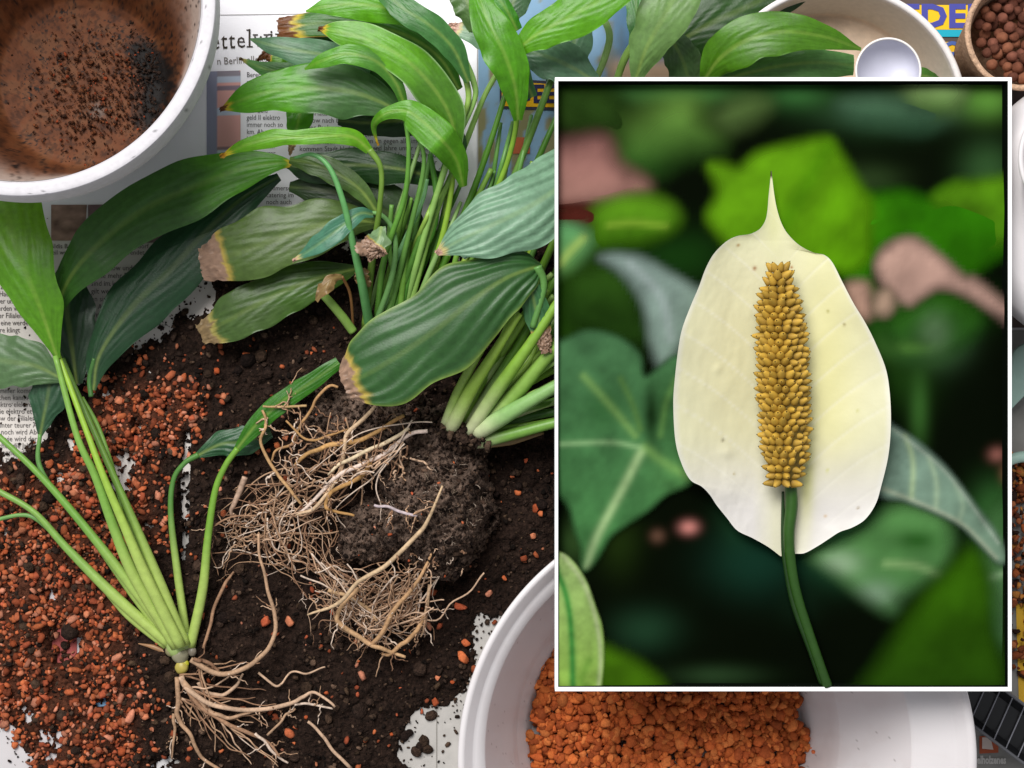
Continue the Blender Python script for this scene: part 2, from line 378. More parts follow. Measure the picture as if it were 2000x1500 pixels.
def rotm(a, b, c):
    return np.array(Matrix.Rotation(a, 3, 'Z') @ Matrix.Rotation(b, 3, 'X') @ Matrix.Rotation(c, 3, 'Y'))
def stones(name, pos, rad, colors, mate, var=VAR, tilt=0.9, parent=None, smooth=False):
    Vs, Fs, Cs, off = [], [], [], 0
    for p, r, c in zip(pos, rad, colors):
        V, F = random.choice(var)
        R = rotm(random.uniform(0, 6.3), random.uniform(-tilt, tilt), random.uniform(-tilt, tilt))
        Vs.append((V * r) @ R.T + p); Fs.append(F + off); off += len(V); Cs.append(np.tile(c, (len(V), 1)))
    return mk(name, np.vstack(Vs), np.vstack(Fs), mate, parent, np.vstack(Cs), smooth=smooth)
CLAY = [hexl(h) for h in ('#b9603a', '#a9502c', '#c46a40', '#96492c', '#b3583a', '#c77a58', '#8a452c', '#b4613f', '#cb8468')]
def scatter_granules():
    n = 19000
    q = np.stack([RNG.uniform(-30, 1140, n), RNG.uniform(600, 1530, n)], 1)
    d = sdf(q, GRAN); ds = sdf(q, SOIL); nn = fbm(q[:, 0] / 30, q[:, 1] / 30, seed=61, octs=3)
    p = np.where(d + 70 * (nn - .5) > 0, (0.25 + 1.3 * sstep(0.35, 0.65, nn)) * sstep(-20, 60, d + 50 * (nn - .5)) + .05, 0.02 + 0.25 * sstep(-70, 0, d) * nn)
    p = np.where((ds < -12), p * 0.03, p)
    for hx, hy, rx, ry in HOLES: p = p * (1 - 0.97 * np.exp(-((q[:, 0] - hx) / rx) ** 2 - ((q[:, 1] - hy) / ry) ** 2))
    k = RNG.uniform(0, 1, n) < p; q = q[k]; d = d[k]
    r = np.clip(RNG.lognormal(math.log(4.2), 0.42, len(q)), 1.8, 9.5) * K
    z = np.maximum(soil_h(q), 0.0016) + r * 0.45
    pos = PA(q, 0.006); pos[:, 2] = z
    cs = [(random.choice(CLAY) * .84 + hexl('#5f4436') * .16) * random.uniform(0.5, 1.12) for _ in q]
    o = stones('clay_granules', pos, r, cs, M_clay)
    tag(o, 'orange brown crushed clay granules scattered thickly over soil at left', 'clay granules', kind='stuff')
scatter_granules()
def crumbs():
    n = 17000
    q = np.stack([RNG.uniform(-30, 1140, n), RNG.uniform(400, 1530, n)], 1)
    ds = sdf(q, SOIL); p = np.where(ds > 0, 0.55, 0.75 * np.exp(ds / 34) + 0.01)
    for hx, hy, rx, ry in HOLES: p = p * (1 - 0.8 * np.exp(-((q[:, 0] - hx) / rx) ** 2 - ((q[:, 1] - hy) / ry) ** 2))
    k = RNG.uniform(0, 1, n) < p; q = q[k]; ds = ds[k]
    r = np.clip(RNG.lognormal(math.log(2.6), 0.5, len(q)), 1.0, 9) * K * np.where(ds > 0, 1, 0.75)
    pos = PA(q, 0.005); pos[:, 2] = np.maximum(soil_h(q), 0.0016) + r * 0.3
    cs = [hexl(random.choice(('#241a16', '#30241e', '#1b1410', '#3c2e26', '#5a473a', '#463629'))) * random.uniform(0.5, 1.3) for _ in q]
    o = stones('soil_crumbs', pos, r, cs, M_soil, tilt=1.5)
    tag(o, 'small dark soil crumbs sprinkled over the newspaper around the spill', 'soil crumbs', kind='stuff')
crumbs()
def clods():
    n = 5000; q = np.stack([RNG.uniform(-30, 1140, n), RNG.uniform(400, 1530, n)], 1); ds = sdf(q, SOIL); nn = fbm(q[:, 0] / 50, q[:, 1] / 50, seed=121)
    k = RNG.uniform(0, 1, n) < np.where(ds > -8, .26 * sstep(.4, .62, nn), 0.0); q = q[k]
    q = np.vstack([q, [(822, 1462), (812, 1470), (833, 1466), (828, 1450), (842, 1400), (790, 1440), (612, 378), (625, 370), (640, 380), (600, 382)]])
    r = np.clip(RNG.lognormal(math.log(6.5), .45, len(q)), 3, 17) * K; r[-10:] = 12 * K
    pos = PA(q, 0.006); pos[:, 2] = np.maximum(soil_h(q), 0.0016) + r * .15
    V, F = I2; Vs, Cs = [], []
    var = []
    for i in range(8):
        nrm = V * (1 + .55 * (fbm(V[:, 0] * 2.2 + i * 9, V[:, 1] * 2.2, V[:, 2] * 2.2 + 5, seed=i, octs=3)[:, None] - .5)); var.append((nrm * [1, 1, .7], F))
    cs = [hexl(random.choice(('#2e221c', '#3a2c24', '#241a16', '#443429'))) * random.uniform(.6, 1.2) for _ in q]
    tag(stones('soil_clods', pos, r, cs, M_soil, var=var, smooth=True), 'rounded clods of dark soil lying among the spilled soil', 'soil clods', kind='stuff')
clods()
for k, (x, y, r) in enumerate([(484, 697, 12), (426, 724, 7), (520, 687, 3), (364, 1230, 8), (520, 1212, 10), (566, 1210, 9), (540, 1235, 7), (565, 1430, 9), (260, 1395, 10), (610, 690, 4), (690, 605, 5),
                              (1010, 960, 8), (1046, 992, 9), (1026, 900, 6), (1090 - 50, 1045, 8), (1023, 1090, 8), (1000, 930, 5), (955, 1160, 7), (910, 1257, 8), (885, 1330, 5), (905, 1285, 11), (870, 1130, 6), (900, 1186, 9),
                              (560, 855, 8), (435, 930, 7), (440, 1000, 8), (430, 955, 5), (985, 1130, 5), (765, 1435, 5), (700, 1290, 4), (850, 1372, 9), (650, 1195, 5), (855, 1322, 6), (540, 1400, 7)]):
    V, F = VAR2[k % len(VAR2)]
    me_name = 'clay_granule'
    rr = r * K
    h = float(np.maximum(soil_h(np.array([[x, y]], float)), 0.0016)[0])
    o = mk(me_name, (V * rr) @ rotm(k * 1.7, 0.4 * math.sin(k), 0.3 * math.cos(k)).T, F, M_clay, None, CLAY[k % len(CLAY)], smooth=False)
    o.location = (*P(x, y, 0.008)[:2], h + rr * 0.55)
    LM = [((455, 690), 'below the long dark leaf'), ((690, 600), 'under the big glossy leaf'), ((530, 1215), 'beside the long looping root'), ((560, 1410), 'among the bare roots at the bottom'), ((1030, 940), 'right of the root ball'),
          ((1035, 1060), 'beside the picture frame edge'), ((890, 1270), 'near the white bowl rim'), ((440, 960), 'beside the thin green stalk'), ((270, 1395), 'left of the bare roots'), ((860, 1370), 'on the pale paper by the bowl'), ((700, 1290), 'below the root tangle')]
    near = min(LM, key=lambda l: (l[0][0] - x) ** 2 + (l[0][1] - y) ** 2)[1]
    wd = 'large' if r >= 10 else 'medium' if r >= 8 else 'small' if r >= 5 else 'tiny'
    tag(o, '%s %s clay granule lying %s' % (wd, ('orange', 'rust brown', 'light orange', 'dark rust', 'orange red', 'pale orange', 'deep brown red', 'orange brown', 'pinkish')[k % 9], near), 'clay granule', 'loose clay granules on the dark soil')

# ------------------------------------------------------------------ vessels
def vessel(name, rings, mate, parent, colf=None, n=128, close=False, wob=0.0):
    V = []; C = []
    a = np.linspace(0, 2 * np.pi, n, endpoint=False)
    for k, (cx, cy, R, z) in enumerate(rings):
        c = P(cx, cy, z); r = R * s(z) * (1 + wob * (vn(np.cos(a) * 3 + 9, np.sin(a) * 3 + 9, np.full(n, z * 40), seed=5) - 0.5))
        V.append(np.stack([c[0] + r * np.cos(a), c[1] + r * np.sin(a), np.full(n, z)], 1))
    V = np.vstack(V); F = gridf(len(rings), n, wrap=True)
    if close:
        V = np.vstack([V, P(*rings[-1][:2], rings[-1][3])])
        b = (len(rings) - 1) * n; i = np.arange(n)
        F = [F, np.stack([b + i, b + (i + 1) % n, np.full(n, len(V) - 1)], 1)]
    return mk(name, V, F, mate, parent, None if colf is None else colf(V))
def lerp_rings(a, b, m): return [tuple(a[i] + (b[i] - a[i]) * t / m for i in range(4)) for t in range(m + 1)]

# white pot, upper left
pot = empty('plant_pot', 'large white speckled plant pot stained brown inside at the upper left', 'plant pot')
def white_speck(V):
    n = vn(V[:, 0] * 700, V[:, 1] * 700, V[:, 2] * 700, seed=71)
    return np.tile(hexl('#c3c0c4'), (len(V), 1)) * np.where(n > 0.94, 0.35, 1)[:, None]
PT = (39, 1)
rim = [(39, 1, 354, .166), (39, 1, 358, .1695), (39, 1, 362, .170), (39, 1, 376, .170), (39, 1, 381, .1695), (39, 1, 384, .1675), (56, 22, 374, .146), (57, 23, 371, .144)]
R2 = []
for a, b in zip(rim[:-1], rim[1:]): R2 += lerp_rings(a, b, 3)[:-1]
vessel('rim', R2 + [rim[-1]], M_potdirt, pot, white_speck, n=360)
vessel('outer_wall', lerp_rings((58, 24, 352, .1445), (70, 40, 338, .125), 3) + lerp_rings((70, 40, 338, .125), (185, 130, 200, .003), 6), M_potdirt, pot, white_speck, n=160, close=True)
def inner_col(V):
    k = K * (H - V[:, 2]) / H; px = V[:, 0] / k + 1000; py = 750 - V[:, 1] / k
    n = fbm(px / 28, py / 28, seed=73, octs=5); f = fbm(px / 6, py / 6, seed=75, octs=3)
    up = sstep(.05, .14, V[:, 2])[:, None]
    c = hexl('#90522c') * (0.25 + 1.25 * n)[:, None]; c = c * (1 - up) + hexl('#b9a396') * (0.8 + 0.3 * n)[:, None] * up
    o = (sstep(0.50, 0.66, n) * (1 - up[:, 0]))[:, None]; c = c * (1 - o) + hexl('#885432') * o
    st = sstep(0.54, 0.66, f)[:, None] * (1 - 0.75 * up); c = c * (1 - 0.45 * st)
    b = (vn(px / 4, py / 4, seed=77) * (0.4 + fbm(px / 30, py / 30, seed=78)) > 0.83)
    c[b] = hexl('#2a1c16')
    rim_y = sstep(.150, .168, V[:, 2])[:, None]; c = c * (1 - 0.5 * rim_y) + hexl('#cfc6c4') * 0.5 * rim_y
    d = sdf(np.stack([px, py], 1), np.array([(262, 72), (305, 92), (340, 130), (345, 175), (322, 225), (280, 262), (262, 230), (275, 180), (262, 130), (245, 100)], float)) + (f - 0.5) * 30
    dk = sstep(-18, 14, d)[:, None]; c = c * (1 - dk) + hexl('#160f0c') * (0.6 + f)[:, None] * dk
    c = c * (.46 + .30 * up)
    hl = np.exp(-((px - 192) / 14) ** 2 - ((py - 216) / 15) ** 2)[:, None]; c = c * (1 - hl * .7) + hexl('#6c645e') * hl * .7
    return c
fl = [(165, 165, r, .016) for r in (150, 135, 118, 100, 84, 68, 52, 36, 20, 8)]
vessel('inner_wall', lerp_rings((39, 1, 353.5, .1665), (160, 158, 172, .022), 44) + lerp_rings((162, 161, 164, .018), (165, 165, 152, .016), 3)
       + lerp_rings((165, 165, 148, .0155), (165, 165, 4, .015), 60), M_potdirt, pot, inner_col, n=420, close=True)
n = 380   # soil left in the pot
a = RNG.uniform(0, 6.3, n); rr = np.sqrt(RNG.uniform(0, 1, n)); q = np.stack([RNG.normal(285, 26, n), RNG.normal(150, 44, n)], 1)
q = np.vstack([q, np.stack([RNG.normal(190, 70, 1300), RNG.normal(190, 70, 1300)], 1)])
q = q[(np.hypot(q[:, 0] - 165, q[:, 1] - 165) < 158)]
dd = np.hypot(q[:, 0] - 165, q[:, 1] - 165); zz = 0.017 + np.clip(dd - 135, 0, 60) * 0.0005
r = np.clip(RNG.lognormal(math.log(1.9), 0.4, len(q)), .9, 5) * K; ps = PA(q, zz); ps[:, 2] = zz + r * .3
cs = [hexl('#9c4a2c') * random.uniform(.4, .8) if (random.random() < .08 and p[0] < 300) else (hexl(random.choice(('#5c3622', '#482a1c', '#6c4028', '#3a241a'))) * random.uniform(.5, 1.1) if p[0] < 255 else hexl('#2b1f19') * random.uniform(.6, 1.5)) for p in q]
tag(stones('soil_residue', ps, r, cs, M_soil, parent=pot), kind='stuff')

# big white bowl at the bottom
bowl = empty('bowl', 'large round white plastic bowl holding orange clay granules below the picture', 'bowl')
def bowlcol(V):
    k = K * (H - V[:, 2]) / H; px = V[:, 0] / k + 1000; py = 750 - V[:, 1] / k; n = fbm(px / 40, py / 40, seed=131, octs=5); f = vn(px / 3.2, py / 3.2, seed=133)
    lo = (1 - sstep(.012, .07, V[:, 2])) * .35 * n + .05 * sstep(.5, .7, n)
    c = np.tile([.66, .625, .63], (len(V), 1)) * (1 - lo[:, None]) + hexl('#8a5a44') * lo[:, None]
    sp = (f > .955) & (n > .5); c[sp] = c[sp] * .5 + hexl('#4a3428') * .5
    return c
M_bowl = mat('bowl_plastic', rough=0.36, noise=(9, 0.03), bump=(300, 0.05, 0.0005))
rb = [(1401, 1487, 506, .110), (1401, 1487, 507, .1185), (1401, 1487, 504, .120), (1400, 1486, 495, .120), (1399, 1485, 491, .1185), (1396, 1483, 474, .1135), (1394, 1481, 470, .1125), (1388, 1478, 458, .112), (1366, 1467, 420, .107), (1364, 1466, 416, .1055)]
vessel('rim', rb, M_bowl, bowl, bowlcol, n=420)
vessel('inner_wall', lerp_rings((1364, 1466, 416, .1053), (1320, 1440, 318, .05), 40) + lerp_rings((1315, 1437, 306, .04), (1302, 1430, 262, .012), 16) + [(1301, 1429, 200, .006)], M_bowl, bowl, bowlcol, n=700, close=True)
vessel('outer_wall', lerp_rings((1401, 1487, 504, .111), (1301, 1429, 270, .003), 8), M_white, bowl, n=256, close=True)
def heap():
    n = 5600
    a = RNG.uniform(0, 6.283, n); rr = np.sqrt(RNG.uniform(0, 1, n)) * (270 + 9 * np.sin(a * 9) + 7 * np.sin(a * 23 + 1))
    q = np.stack([1301 + rr * np.cos(a), 1429 + rr * np.sin(a)], 1)
    z = 0.020 + 0.010 * (1 - (rr / 275) ** 2) + RNG.uniform(-.006, .003, n)
    r = np.clip(RNG.lognormal(math.log(7.4), 0.3, n), 4, 14) * K
    pos = PA(q, z)
    cs = [hexl(random.choice(('#c26834', '#b25a2c', '#cc743e', '#a2502a', '#bc5e30'))) * random.uniform(0.65, 1.1) for _ in range(n)]
    o = stones('clay_granules', pos, r, cs, M_clay, var=VAR2)
    tag(o, 'heap of rust orange clay granules filling the bottom of the white bowl', 'clay granules', kind='stuff')
    V = [P(1301 + 278 * math.cos(t), 1429 + 278 * math.sin(t), .0195) for t in np.linspace(0, 6.283, 64, endpoint=False)] + [P(1301, 1429, .024)]
heap()
for k, (x, y, r) in enumerate([(1588, 1469, 5), (1584, 1461, 2)]):
    V, F = VAR2[k]; o = mk('clay_granule', V * r * K, F, M_clay, None, CLAY[0], smooth=False); o.location = P(x, y, .045 + .006)
    tag(o, ('small red granule stuck on the inner wall of the white bowl', 'tiny dark grain just above the red granule in the bowl')[k], 'clay granule')

# dish, cup, fibre pot, jug
dish = empty('dish', 'wide pale round dish with tan stained bottom behind the top leaves', 'dish')
def dishcol(V):
    k = K * (H - V[:, 2]) / H; px = V[:, 0] / k + 1000; py = 750 - V[:, 1] / k
    n = fbm(px / 20, py / 20, seed=81); low = 1 - sstep(.008, .018, V[:, 2])[:, None]
    top = sstep(.055, .059, V[:, 2])[:, None]
    c = hexl('#cbc1b2') * (1 - low) + hexl('#d8bfa6') * (0.8 + 0.3 * n)[:, None] * low
    return c * (1 - top) + hexl('#e2dcda') * top
vessel('rim', lerp_rings((1637, 222, 251, .050), (1637, 222, 252, .0595), 3) + [(1637, 222, 250, .0605), (1637, 222, 243, .0605), (1636, 222, 240, .0585)], M_potdirt, dish, dishcol, n=200)
vessel('inside', lerp_rings((1636, 222, 240, .0584), (1612, 236, 208, .012), 10) + [(1612, 236, 203, .009)] + lerp_rings((1612, 236, 200, .0085), (1612, 236, 10, .008), 20), M_potdirt, dish, dishcol, n=200, close=True)
vessel('outside', lerp_rings((1637, 222, 249, .0505), (1612, 236, 212, .003), 5), M_potdirt, dish, dishcol, n=200, close=True)
cup = empty('cup', 'small round pale lilac cup standing in the dish above the picture edge', 'cup')
M_lilac = mat('lilac_plastic', col=(0.56, 0.56, 0.65), rough=0.4, noise=(60, 0.04))
M_cream = mat('cream_rim', col=(0.78, 0.75, 0.72), rough=0.4)
vessel('rim', [(1735, 138, 64.5, .096), (1735, 138, 65, .0985), (1735, 138, 64, .0995), (1735, 138, 61.5, .0995), (1735, 138, 60.5, .0985)], M_cream, cup, n=96)
vessel('inside', [(1735, 138, 60.4, .0984), (1735, 139, 56, .092), (1736, 141, 46, .086), (1736, 143, 30, .082), (1736, 144, 10, .080)], M_lilac, cup, n=96, close=True)
vessel('outside', [(1735, 138, 63.5, .0965), (1732, 141, 56, .08), (1724, 150, 34, .06), (1715, 160, 24, .012)], M_lilac, cup, n=96, close=True)
fp = empty('fibre_pot', 'brown pressed fibre plant pot full of dark clay balls in the top right corner', 'plant pot')
def fibcol(V): return hexl('#a88a72') * (0.75 + 0.5 * fbm(V[:, 0] * 400, V[:, 1] * 400, V[:, 2] * 400, seed=83))[:, None]
vessel('rim', [(1998, 64, 112, .088), (1998, 64, 114, .0905), (1998, 64, 111, .0925), (1998, 64, 105, .0925), (1998, 64, 102, .090)], M_fibre, fp, lambda V: fibcol(V) * 1.35, n=200, wob=0.03)  # lip painted lighter than the wall to look lit
vessel('outer_wall', lerp_rings((1998, 64, 110, .0885), (1935, 108, 72, .003), 10), M_fibre, fp, fibcol, n=160, close=True, wob=.02)
vessel('inner_wall', lerp_rings((1998, 64, 101.5, .090), (1960, 95, 70, .04), 8), M_fibre, fp, fibcol, n=160, close=True)
leca = [ (lambda V, F: (V * (1 + 0.13 * (vn(V[:, 0] * 2 + i, V[:, 1] * 2, V[:, 2] * 2, seed=i)[:, None] - .5)), F))(*ico(3)) for i in range(4)]
def ballmesh(i):
    V, F = leca[i]; c = hexl(('#6a4030', '#74483a', '#5c382c', '#80513c')[i])
    o = mk('clay_ball', V * 11.3 * K * .92, F, M_leca, None, c); return o
protos = [ballmesh(i) for i in range(4)]; used = [False] * 4
k = 0
for lay, zc in ((0, .068), (1, .075)):
    for iy in range(-5, 6):
        for ix in range(-5, 6):
            x = ix * 22 + (iy % 2) * 11 + lay * 9 + random.uniform(-4, 4); y = iy * 19 + lay * 7 + random.uniform(-4, 4)
            if math.hypot(x, y) > 86: continue
            cx, cy = 1992 + x, 68 + y
            if cx > 2025 or cy < -22: continue
            if lay == 1 and random.random() < 0.4: continue
            i = k % 4
            o = protos[i] if not used[i] else protos[i].copy()
            if used[i]: COL.objects.link(o)
            used[i] = True; k += 1
            o.location = P(cx, cy, zc + random.uniform(-.003, .003)); o.rotation_euler = (k, k * 2.1, k * .7); sc = random.uniform(.85, 1.12); o.scale = (sc, sc, sc * .95)
            tag(o, 'round dark brown expanded clay ball in the fibre pot', 'clay ball', 'clay balls in the fibre pot')
jug = empty('jug', 'white rounded jug cut off by the right edge beside the picture', 'jug')
vessel('body', [(2150, 420, 160, .004), (2160, 415, 262, .05), (2162, 412, 276, .10), (2164, 408, 262, .122), (2164, 400, 222, .131), (2162, 380, 170, .136), (2140, 340, 140, .15), (2116, 310, 124, .165)], M_white, jug, n=128)
vessel('mouth', [(2115, 310, 124, .1655), (2115, 308, 127, .1705), (2115, 308, 122, .1725), (2115, 308, 116, .1715), (2115, 310, 110, .16), (2125, 320, 80, .12)], M_white, jug, n=128, close=True)

# right strip: granules, mint tool, ribbed tray
n = 900; q = np.stack([RNG.uniform(1930, 2060, n), RNG.uniform(885, 1330, n)], 1); q = q[RNG.uniform(0, 1, len(q)) < np.where(q[:, 1] > 1180, .35, 1)]
r = np.clip(RNG.lognormal(math.log(5.5), .4, len(q)), 2, 12) * K; ps = PA(q, .008); ps[:, 2] = .003 + RNG.uniform(0, .008, len(q))
cs = [hexl(random.choice(('#a85c34', '#8a4a2c', '#c08040', '#4a2c20', '#33231c', '#b06a44'))) * random.uniform(.6, 1.1) for _ in q]
tag(stones('spilled_granules', ps, r, cs, M_clay), 'spill of orange granules and soil right of the picture frame', 'clay granules', kind='stuff')

def tube(name, pts, rad, col, mate, parent, n=8, m=None, flat_=1.0, join=None, colf=None):
    """pts (px,py,z); rad in px"""
    pts = np.asarray(pts, float); m = m or max(8, int(len(pts) * 6))
    c = catmull(pts, m); rr = np.interp(np.linspace(0, 1, m), np.linspace(0, 1, len(rad)), rad)
    W = PA(c[:, :2], c[:, 2]); T = np.gradient(W, axis=0); T /= np.linalg.norm(T, axis=1)[:, None] + 1e-12
    S = np.cross(T, [0, 0, 1.0]); S /= np.linalg.norm(S, axis=1)[:, None] + 1e-9; N = np.cross(S, T)
    a = np.linspace(0, 2 * np.pi, n, endpoint=False); k = rr * K * (H - c[:, 2]) / H
    V = W[:, None, :] + k[:, None, None] * (np.cos(a)[None, :, None] * S[:, None, :] + flat_ * np.sin(a)[None, :, None] * N[:, None, :])
    V = V.reshape(-1, 3); F = gridf(m, n, wrap=True)
    V = np.vstack([V, W[0], W[-1]]); i = np.arange(n)
    caps = np.vstack([np.stack([(i + 1) % n, i, np.full(n, len(V) - 2)], 1), np.stack([(m - 1) * n + i, (m - 1) * n + (i + 1) % n, np.full(n, len(V) - 1)], 1)])
    if colf is not None:
        C = np.repeat(colf(np.linspace(0, 1, m)), n, axis=0); C = np.vstack([C, C[0], C[-1]])
    else: C = np.tile(col, (len(V), 1))
    if join is not None: join.append((V, F, caps, C)); return
    return mk(name, V, [F, caps], mate, parent, C)
def flush(name, join, mate, parent):
    off = 0; Vs, Fs, Cs, Ts = [], [], [], []
    for V, F, c, C in join: Vs.append(V); Fs.append(F + off); Ts.append(c + off); Cs.append(C); off += len(V)
    return mk(name, np.vstack(Vs), [np.vstack(Fs), np.vstack(Ts)], mate, parent, np.vstack(Cs))
mt = empty('hand_trowel', 'pale mint green plastic hand trowel at the right edge below the jug', 'trowel')
tube('blade', [(2040, 660, .02), (2010, 700, .022), (1975, 760, .02), (1940, 830, .012)], [8, 34, 30, 6], hexl('#86a596'), M_mint, mt, n=14, flat_=.2)
tube('handle', [(1960, 905, .016), (1990, 893, .018), (2030, 893, .018), (2080, 905, .016)], [10, 11, 11, 10], hexl('#86a596'), M_mint, mt, n=12)
tray = empty('ribbed_tray', 'black ribbed plastic tray edge leaning out beside the white bowl', 'tray')
def tray_build():
    d = np.array([0.80, 0.60]); nrm = np.array([-0.60, 0.80])
    a0 = np.array([1880., 1345.])
    c = []
    for t in (-60, 260):
        for u, z in ((-46, .052), (-30, .044), (30, .040), (44, .048)):
            p = a0 + d * t + nrm * u; c.append(P(p[0], p[1], z))
            c.append(P(p[0], p[1], z - .012))
    V = np.array(c); F = []
    for i in range(3):
        F += [(i * 2, i * 2 + 2, 8 + i * 2 + 2, 8 + i * 2), (i * 2 + 1, 8 + i * 2 + 1, 8 + i * 2 + 3, i * 2 + 3)]
    F += [(0, 8, 9, 1), (6, 7, 15, 14), (0, 1, 3, 2), (2, 3, 5, 4), (4, 5, 7, 6), (8, 10, 11, 9), (10, 12, 13, 11), (12, 14, 15, 13)]
    mk('trough', V, F, M_black, tray, smooth=False)
    for k in range(11):
        t = -46 + k * 29
        pts = []
        for u, z in ((-44, .0535), (-28, .0465), (0, .0435), (28, .043), (43, .049)):
            p = a0 + d * (t + 10 * (u / 44)) + nrm * u; pts.append((p[0], p[1], z))
        tube('rib', pts, [1.4, 1.4], None, M_rib, tray, n=6, colf=lambda u: np.tile([.1, .1, .1], (len(u), 1)))
    for u, z in ((-47, .054), (45, .0495)):
        p = a0 + d * -60 + nrm * u; q2 = a0 + d * 260 + nrm * u
        tube('edge_strip', [(p[0], p[1], z), (q2[0], q2[1], z)], [3.2, 3.2], None, M_grey, tray, n=6, colf=lambda u: np.tile([.1, .1, .1], (len(u), 1)))
tray_build()

# ------------------------------------------------------------------ plants
LS = [0]
def leaf(parent, pts, ws, col, z=(.03, .05, .03), curl=-0.25, roll=0.0, tip=None, tf=0.9, col2=None, c2=0.5, veins=9, amp=1.0, fold=0.12, edge=None, name='leaf', label=None, wave=1.0, nu=64, nv=22, rib=1.0):
    LS[0] += 1; sd = LS[0]
    c = catmull(np.asarray(pts, float), nu); u = np.linspace(0, 1, nu)
    wp = np.maximum(np.interp(u, np.linspace(0, 1, len(ws)), ws), 0.4)
    ker = np.ones(5) / 5; wp = np.convolve(np.pad(wp, 2, mode='edge'), ker, 'valid')
    if len(z) == 3: zz = z[0] * (1 - u) * (1 - 2 * u) + z[1] * 4 * u * (1 - u) + z[2] * u * (2 * u - 1)
    else: zz = np.interp(u, np.linspace(0, 1, len(z)), z)
    W = PA(c, zz); T = np.gradient(W, axis=0); T /= np.linalg.norm(T, axis=1)[:, None]
    S = np.cross(T, [0, 0, 1.0]); S /= np.linalg.norm(S, axis=1)[:, None]; N = np.cross(S, T)
    ra = roll if np.ndim(roll) else np.full(nu, roll)
    if len(ra) != nu: ra = np.interp(u, np.linspace(0, 1, len(ra)), ra)
    cr, sr = np.cos(ra)[:, None], np.sin(ra)[:, None]
    S, N = S * cr + N * sr, N * cr - S * sr
    v = np.linspace(-1, 1, nv); U, Vv = np.meshgrid(u, v, indexing='ij')
    wm = (wp * K * (H - zz) / H)[:, None] * (1 + wave * np.abs(Vv) * (0.03 * np.sin(U * 23 + sd + Vv * 1.3) + 0.16 * (vn(U * 9 + sd, np.sign(Vv) * 3 + 10, seed=sd + 31) - .5)))
    av = np.abs(Vv)
    ph = 2 * np.pi * veins * 0.55 * (U - 0.85 * av ** 1.35 + .05 * vn(U * 4 + sd, Vv * 2, seed=sd + 9)) + (Vv > 0) * 1.3
    rip = np.sin(ph) * np.clip(av * 3, 0, 1) * (1 - av ** 4 * .5) * (.45 + .8 * vn(U * 3 + sd, Vv + sd, seed=sd + 11))
    off = wm * (curl * av ** 1.8 + fold * av) + amp * 0.00062 * rip * np.minimum(1, wm / .014) \
        + 0.0050 * wave * (vn(U * 7 + sd, Vv * 1.2 + sd, seed=sd) - .5) * av ** 1.5 * np.minimum(1, wm / .012)
    X = W[:, None, :] + S[:, None, :] * (Vv * wm)[..., None] + N[:, None, :] * off[..., None]
    if tip:
        dry = sstep(tf, tf + .04, U); X[..., 2] += dry * .0035 * (fbm(U * 40 + sd, Vv * 5, seed=sd + 21) - .5)
        X[..., :2] += (dry * (.5 + .5 * av) * .0022)[..., None] * (np.stack([vn(Vv * 9 + sd, U * 60, seed=sd + 22), vn(Vv * 9, U * 60 + sd, seed=sd + 23)], -1) - .5)
    X[..., 2] = np.maximum(X[..., 2], 0.003)
    base = np.tile(hexl(col), (nu, nv, 1))
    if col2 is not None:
        f = sstep(c2 - .07, c2 + .07, U + 0.10 * (vn(U * 5, Vv * 3, seed=sd + 7) - .5))[..., None]; base = base * (1 - f) + hexl(col2) * f  # second tone; on bright leaves it stands in for light shining through
    nz = fbm(U * 9 + sd, Vv * 3 + sd, seed=sd + 3)
    base = base * (0.66 + 0.26 * nz)[..., None] * (1 + 0.035 * np.sin(ph * 3) * av + 0.03 * rip)[..., None]
    mr = (np.exp(-((Vv * wm) / 0.0011) ** 2) * (1 - U * .7) * 0.6 * rib)[..., None]
    base = base * (1 - mr) + (base * 0.4 + hexl('#a9bc5a') * 0.6) * mr
    if edge:
        e = (np.exp(-((1 - av) / .05) ** 2) * .6)[..., None]; base = base * (1 - e) + hexl(edge) * e
    if tip:
        y_, b_ = {'yb': ('#c4a92c', '#6b3f1c'), 'brown': ('#b9a04a', '#9c7d68'), 'tan': ('#a89a50', '#8a7350'), 'pink': ('#c9b878', '#c29a8a'), 'yellow': ('#dcc832', '#d8a030')}[tip]
        t = U + 0.075 * (fbm(Vv * 3.5 + sd, U * 9, seed=sd + 5, octs=4) - .5)
        f = .9 * sstep(tf - .05, tf - .005, t)[..., None]; base = base * (1 - f) + hexl(y_) * f
        f = sstep(tf, tf + .006, t)[..., None]; base = base * (1 - f) + hexl(b_) * (0.7 + 0.5 * vn(U * 50, Vv * 9, seed=sd))[..., None] * f
    o = mk(name, X.reshape(-1, 3), gridf(nu, nv), M_leaf, parent, base.reshape(-1, 3))
    if label: o['label'] = label
    return o
def stalk(parent, pts, rad, col='#6f9a3c', colb=None, name='stalk', n=10, fl=.85):
    c1 = hexl(col); c0 = hexl(colb) if colb else c1
    return tube(name, pts, rad, None, M_stalk, parent, n=n, m=max(16, len(pts) * 8), flat_=fl,
                colf=lambda u: c0 * (1 - sstep(.1, .5, u))[:, None] + c1 * sstep(.1, .5, u)[:, None])

